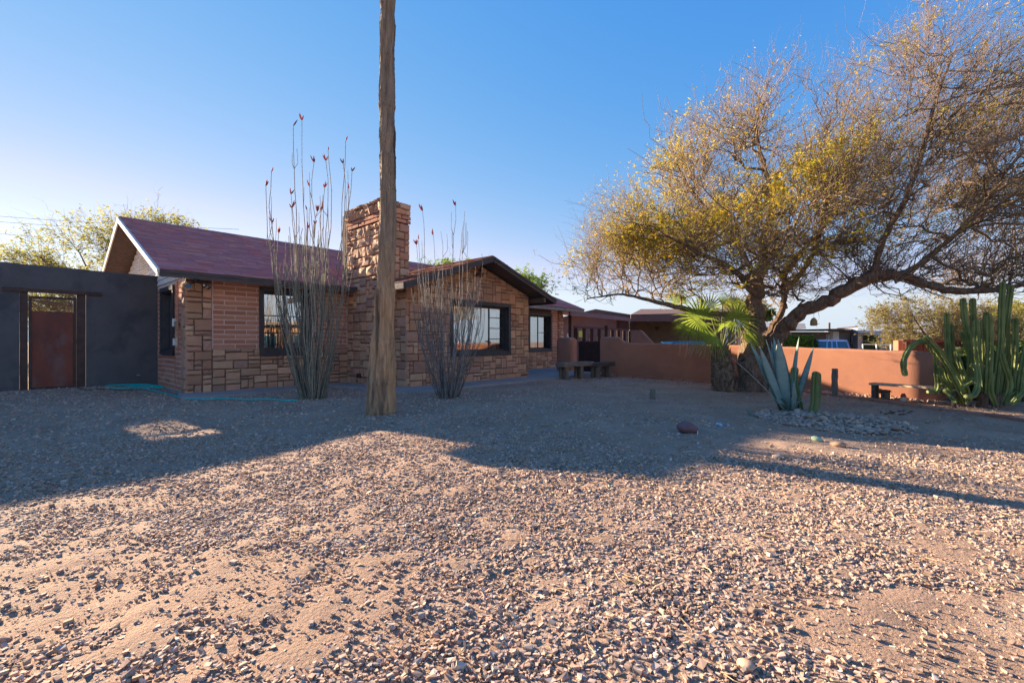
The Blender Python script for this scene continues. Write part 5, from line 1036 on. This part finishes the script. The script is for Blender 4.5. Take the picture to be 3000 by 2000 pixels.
for px in (2128, ): mb = MB(); mb.bar(P(px, 1040, 27.3), P(px, 941, 27.3), .12, .12, (0, 1, 0)); mb.build('post', m_white, nh)
def car(name, label, cx, cy, z0, ang, Lc, Wc, hc, body, roofprof, m_body, group=None, cat='car', win=4, rear_windows=False):
    "roofprof: list of (x, z) of the side outline of the cabin; hc = belt height"
    r = thing(name, label, cat, (cx, cy, z0), ang, group); bmh = MB(); h = Wc/2
    bmh.prism([(x, -h, z) for x, z in body], (0, Wc, 0)); o = bmh.build('body', m_body, r, bevel=.07)
    cb = MB(); n = len(roofprof); ins = .16
    zs = [z for x, z in roofprof]; z0_, z1_ = min(zs), max(zs)
    wv = lambda z: h-.04-ins*(z-z0_)/(z1_-z0_)
    vs = [(x, -wv(z), z) for x, z in roofprof]+[(x, wv(z), z) for x, z in roofprof]
    cb.add(vs, [tuple(range(n))[::-1], tuple(range(n, 2*n))]+[(k, (k+1) % n, n+(k+1) % n, n+k) for k in range(n)]); cb.build('cabin', m_body, r, bevel=.04)
    gx = [x for x, z in roofprof]; zb_, zt2 = z0_+.05, z1_-.09
    (xa, za), (xb, zb2), (xc, zc_), (xd, zd) = roofprof[:4]
    L = lambda t, z: None
    def onl(p, q, z): f = (z-p[1])/(q[1]-p[1]); return p[0]+(q[0]-p[0])*f
    p0, p1, p2, p3 = roofprof[0], roofprof[1], roofprof[2], roofprof[3]
    for sy in (-1, 1):
        xl = lambda z: onl(p0, p1, z)+.10; xr = lambda z: onl(p3, p2, z)-.10
        for k in range(2):
            fa, fb = (k+.0)/2+.01, (k+1)/2-.02
            q = [(xl(zb_)+(xr(zb_)-xl(zb_))*fa, sy*(wv(zb_)+.012), zb_), (xl(zb_)+(xr(zb_)-xl(zb_))*fb, sy*(wv(zb_)+.012), zb_), (xl(zt2)+(xr(zt2)-xl(zt2))*fb, sy*(wv(zt2)+.012), zt2), (xl(zt2)+(xr(zt2)-xl(zt2))*fa, sy*(wv(zt2)+.012), zt2)]
            g = MB(); g.prism(q, (0, -sy*.01, 0)); g.build('side_window', m_cglass, r)
    for (pa, pb, sx) in ((p0, p1, -1), (p3, p2, 1)):
        cuts = [(-1, -.34), (-.3, -.02), (.02, .3), (.34, 1)] if rear_windows and sx == -1 else [(-1, 1)]
        for (ya, yb) in cuts:
            xz = lambda z: onl(pa, pb, z)+sx*.012; wz = lambda z: wv(z)-.09
            g = MB(); g.prism([(xz(zb_), ya*wz(zb_), zb_), (xz(zb_), yb*wz(zb_), zb_), (xz(zt2), yb*wz(zt2), zt2), (xz(zt2), ya*wz(zt2), zt2)], (sx*.008, 0, 0)); g.build('rear_window' if sx < 0 else 'windscreen', m_cglass, r)
            if rear_windows and sx == -1:
                fr = MB(); a_ = (xz(zb_)-.012, ya*wz(zb_), zb_); b_2 = (xz(zb_)-.012, yb*wz(zb_), zb_); c_ = (xz(zt2)-.012, yb*wz(zt2), zt2); d_ = (xz(zt2)-.012, ya*wz(zt2), zt2)
                for u_, v_ in ((a_, b_2), (b_2, c_), (c_, d_), (d_, a_)): fr.bar(u_, v_, .025, .02)
                fr.build('window_frame', m_chrome, r)
    for sx in (-.32, .33):
        for sy in (-1, 1):
            t = MB(); t.tube([(Lc*sx, sy*(h-.20), .33), (Lc*sx, sy*(h-.18), .33), (Lc*sx, sy*(h+.0), .33), (Lc*sx, sy*(h+.02), .33)], [.28, .33, .33, .28], 20); wo_ = t.build('tyre', m_tyre, r); t = MB(); t.tube([(Lc*sx, sy*(h+.021), .33), (Lc*sx, sy*(h+.03), .33)], [.2, .17], 14); t.build('rim', m_chrome, wo_)
    for sy in (-1, 1):
        t = MB(); t.box(-Lc/2-.01, -Lc/2+.02, sy*(h-.22)-.09, sy*(h-.22)+.09, .62, .78); t.build('tail_light', M('red_lens', (.4, .02, .02), None, .3) if 'red_lens' not in bpy.data.materials else bpy.data.materials['red_lens'], r)
        t = MB(); t.box(Lc/2-.02, Lc/2+.01, sy*(h-.22)-.11, sy*(h-.22)+.11, .6, .75); t.build('headlight', m_chrome, r)
    return r
m_cglass = M('tinted_car_glass', (.05, .14, .18), None, .08, spec=.8); m_chrome = M('chrome_trim', (.6, .62, .65), None, .2, metal=.9); m_tyre = M('tyre_rubber', (.02, .02, .02), None, .9)
pk = P(2455, 1000, 26.2)
car('pickup_truck', 'bright blue older pickup truck parked beyond the sunlit wall', pk.x+.35, pk.y+1.1, -.52, R(62), 5.2, 1.9, 1.2, [(-2.6, .45), (2.55, .45), (2.6, .95), (1.25, 1.12), (-2.6, 1.12)], [(-.60, 1.10), (-.36, 1.72), (.75, 1.74), (1.35, 1.12)], M('blue_car_paint', (.07, .30, .68), (.08, .32, .7), .3, spec=.6), cat='pickup', rear_windows=True)
cr_ = P(2020, 1000, 23.5)
car('parked_car', 'dark teal blue car whose roof shows behind the fan palm', cr_.x, cr_.y, -.36, R(8), 4.3, 1.8, .95, [(-2.1, .3), (2.1, .3), (2.15, .75), (1.2, .92), (-2.0, .95)], [(-1.9, .93), (-1.2, 1.46), (.35, 1.48), (1.2, .93)], M('teal_car_paint', (.02, .13, .19), None, .3, spec=.6))
# white slatted garage and the tan house across the street
gz = lambda *a: quadbox(*a)
wg = thing('white_garage', 'white horizontal sided garage seen between the tree trunks', 'garage', (0, 0, 0))
quadbox([P(2150, 1040, 36), P(2290, 1040, 36), P(2290, 958, 36), P(2150, 958, 36)], (0, 5, 0), m_offw, 'wall', wg)
for k in range(12): mb = MB(); mb.bar(P(2150, 963+k*7, 35.96), P(2290, 963+k*7, 35.96), .05, .15); mb.build('siding_board', m_offw, wg)
quadbox([P(2140, 961, 35), P(2268, 961, 35), P(2275, 948, 37.5), P(2150, 948, 37.5)], (0, 0, .1), M('grey_roof_sheet', (.35, .36, .38)), 'roof', wg)
for x in (2158, 2172, 2248): mb = MB(); mb.bar(P(x, 1040, 35.5), P(x, 958, 35.5), .09, .09, (0, 1, 0)); mb.build('post', m_steel, wg)
th2 = thing('tan_house', 'low tan house with flat roof and carport across the street', 'house', (0, 0, 0))
quadbox([P(2300, 1060, 40), P(2490, 1060, 40), P(2490, 972, 40), P(2300, 972, 40)], (0, 6, 0), m_tan, 'wall', th2)
quadbox([P(2298, 966, 37.2), P(2475, 962, 37.2), P(2475, 967, 37.2), P(2298, 971, 37.2)], (0, .1, 0), m_roofg, 'fascia', th2)
quadbox([P(2298, 966, 37.2), P(2475, 962, 37.2), P(2510, 966, 46), P(2290, 966, 46)], (0, 0, -.12), m_tan, 'roof', th2)
quadbox([P(2475, 967, 37.2), P(2475, 962, 37.2), P(2508, 965, 44), P(2508, 969, 44)], (.1, 0, 0), m_roofg, 'fascia', th2)
quadbox([P(2305, 963, 43), P(2362, 963, 43), P(2358, 947, 45), P(2318, 947, 45)], (0, 5, 0), m_roofg, 'raised_roof', th2)
for x0, x1, y0, y1 in ((2354, 2367, 982, 1010), (2369, 2381, 982, 1010), (2424, 2438, 981, 998), (2300, 2316, 979, 986)):
    a, b, c, d = P(x0, y1, 39.95), P(x1, y1, 39.95), P(x1, y0, 39.95), P(x0, y0, 39.95); f_ = quadbox([a+Vector((-.1, 0, -.1)), b+Vector((.1, 0, -.1)), c+Vector((.1, 0, .1)), d+Vector((-.1, 0, .1))], (0, .04, 0), m_offw, 'window', th2); quadbox([a, b, c, d], (0, -.03, 0), m_cglass, 'pane', f_)
quadbox([P(2441, 1050, 38), P(2458, 1050, 38), P(2458, 971, 38), P(2441, 971, 38)], (0, .4, 0), m_offw, 'pillar', th2)
quadbox([P(2291, 1050, 34), P(2309, 1050, 34), P(2309, 990, 34), P(2291, 990, 34)], (0, .3, 0), m_mauve, 'low_block_wall', th2)
gb = thing('grey_blue_building', 'narrow grey blue building right of the tan house', 'building', (0, 0, 0))
quadbox([P(2484, 1060, 41), P(2513, 1060, 39), P(2513, 957, 39), P(2484, 960, 41)], (2, 6, 0), m_blue_g, 'wall', gb); quadbox([P(2490, 957, 40.5), P(2514, 955, 38.9), P(2514, 958, 38.9), P(2490, 960, 40.5)], (1, 3, 0), m_steel, 'coping', gb)
quadbox([P(2492, 1008, 40.3), P(2497, 1008, 40.0), P(2497, 985, 40.0), P(2492, 985, 40.3)], (.0, -.05, 0), m_offw, 'window', gb)
wh = thing('white_house', 'white flat roofed house with porch right of the grey building', 'house', (0, 0, 0))
quadbox([P(2513, 1060, 46), P(2660, 1060, 46), P(2660, 974, 46), P(2513, 972, 46)], (0, 6, 0), m_offw, 'wall', wh); quadbox([P(2510, 974, 43.5), P(2600, 974, 43.5), P(2600, 969, 44), P(2510, 967, 43.5)], (0, 3, 0), m_offw, 'porch_roof', wh)
quadbox([P(2530, 1050, 45.9), P(2572, 1050, 45.9), P(2572, 982, 45.9), P(2530, 982, 45.9)], (0, -.05, 0), m_dark2, 'porch_shade_panel', wh)  # dark panel on the wall painted as the shade of the porch
quadbox([P(2574, 1050, 45.8), P(2593, 1050, 45.8), P(2593, 984, 45.8), P(2574, 984, 45.8)], (0, -.05, 0), M('blue_curtain_wall', (.16, .24, .36)), 'blue_panel', wh)
quadbox([P(2594, 1050, 45.7), P(2625, 1050, 45.7), P(2625, 988, 45.7), P(2594, 988, 45.7)], (0, -.05, 0), M('pink_block', (.38, .24, .19)), 'pink_wall', wh)
cf = thing('chain_fence', 'thin galvanised pipe fence seen just above the sunlit wall', 'fence', (0, 0, 0))
mb = MB(); mb.bar(P(2526, 1008, 24), P(2630, 1010, 22.5), .03, .03); mb.build('top_rail', m_chrome, cf)
for x in (2528, 2568, 2610): mb = MB(); mb.bar(P(x, 1040, 23.2), P(x, 1008, 23.2), .05, .05, (0, 1, 0)); mb.build('fence_post', m_white, cf)
wd_ = thing('timber_screen_fence', 'dark brown timber fence behind the drooping cactus arm', 'fence', (0, 0, 0))
for k in range(22):
    x = 2655+k*17; mb = MB(); mb.prism([P(x, 1040, 13.5), P(x+16, 1040, 13.5), P(x+16, 1001+random.uniform(-1, 1), 13.5), P(x, 1001+random.uniform(-1, 1), 13.5)], (0, .03, 0)); mb.build('board', m_dkwood, wd_)
mb = MB(); mb.bar(P(2640, 998, 13.4), P(3040, 1000, 13.4), .14, .07); mb.build('top_board', m_rdwood, wd_)
mb = MB(); a = P(2633, 1050, 11.6); mb.box(a.x-.055, a.x+.055, 11.55, 11.7, .2, P(0, 997, 11.6).z); mb.tube([(a.x+.2, 11.7, .3), (a.x+.2, 11.7, 1.05)], .05, 10); props(mb.build('stucco_post', m_skin), 'square terracotta stucco post rising behind the long garden wall', 'post')
sg2 = thing('saguaro_cactus', 'far saguaro column poking above the olive desert tree', 'cactus', (0, 0, 0)); s_ = P(2664, 1050, 29); cactus_tube(sg2, [(s_.x, s_.y, -.6), (s_.x, s_.y, 1), (s_.x, s_.y, P(0, 922, 29).z)], .17, 9, M('saguaro_skin', (.16, .17, .09)))
# far things on the skyline
pl = thing('power_line', 'two thin overhead wires crossing the sky at far left', 'wires', (0, 0, 0))
for y0, y1 in ((622, 632), (638, 648), (676, 682)):
    a = P(-900, y0-90, 34); b = P(700, y1+40, 34); pts = [a.lerp(b, k/20)+Vector((0, 0, -1.0*math.sin(math.pi*k/20)*.6)) for k in range(21)]; mb = MB(); mb.tube([tuple(p) for p in pts], .012, 4); mb.build('wire', m_steel, pl)
for px, top, Y in ((2553, 955, 60), (2430, 945, 75)):
    mb = MB(); mb.tube([P(px, 1020, Y), P(px, top, Y)], .14, 8); props(mb.build('utility_pole', m_dkwood), 'thin utility pole on the skyline above the %s' % ('white house' if px == 2553 else 'tan house'), 'pole', 'distant utility poles')
# the house across the street that the front windows mirror
rh = thing('street_house', 'tan brick house across the street, seen mirrored in the windows', 'house', (0, 0, 0))
m_tbr = M('orange_tan_brick', (.42, .25, .14), (.36, .21, .12), .9, 3)
mb = MB(); mb.box(24, 33, -16, 8, -.6, 2.5); mb.build('wall', m_tbr, rh); mb = MB(); mb.box(23.3, 33.7, -16.7, 8.7, 2.5, 2.8); mb.build('roof', m_roofg, rh)
for y in (-12, -7.5, -2, 1.5, 5):
    mb = MB(); mb.box(23.93, 24, y-.8, y+.8, .6, 1.7); f_ = mb.build('window', m_offw, rh); mb = MB(); mb.box(23.9, 23.93, y-.7, y+.7, .7, 1.6); mb.build('pane', m_cglass, f_)
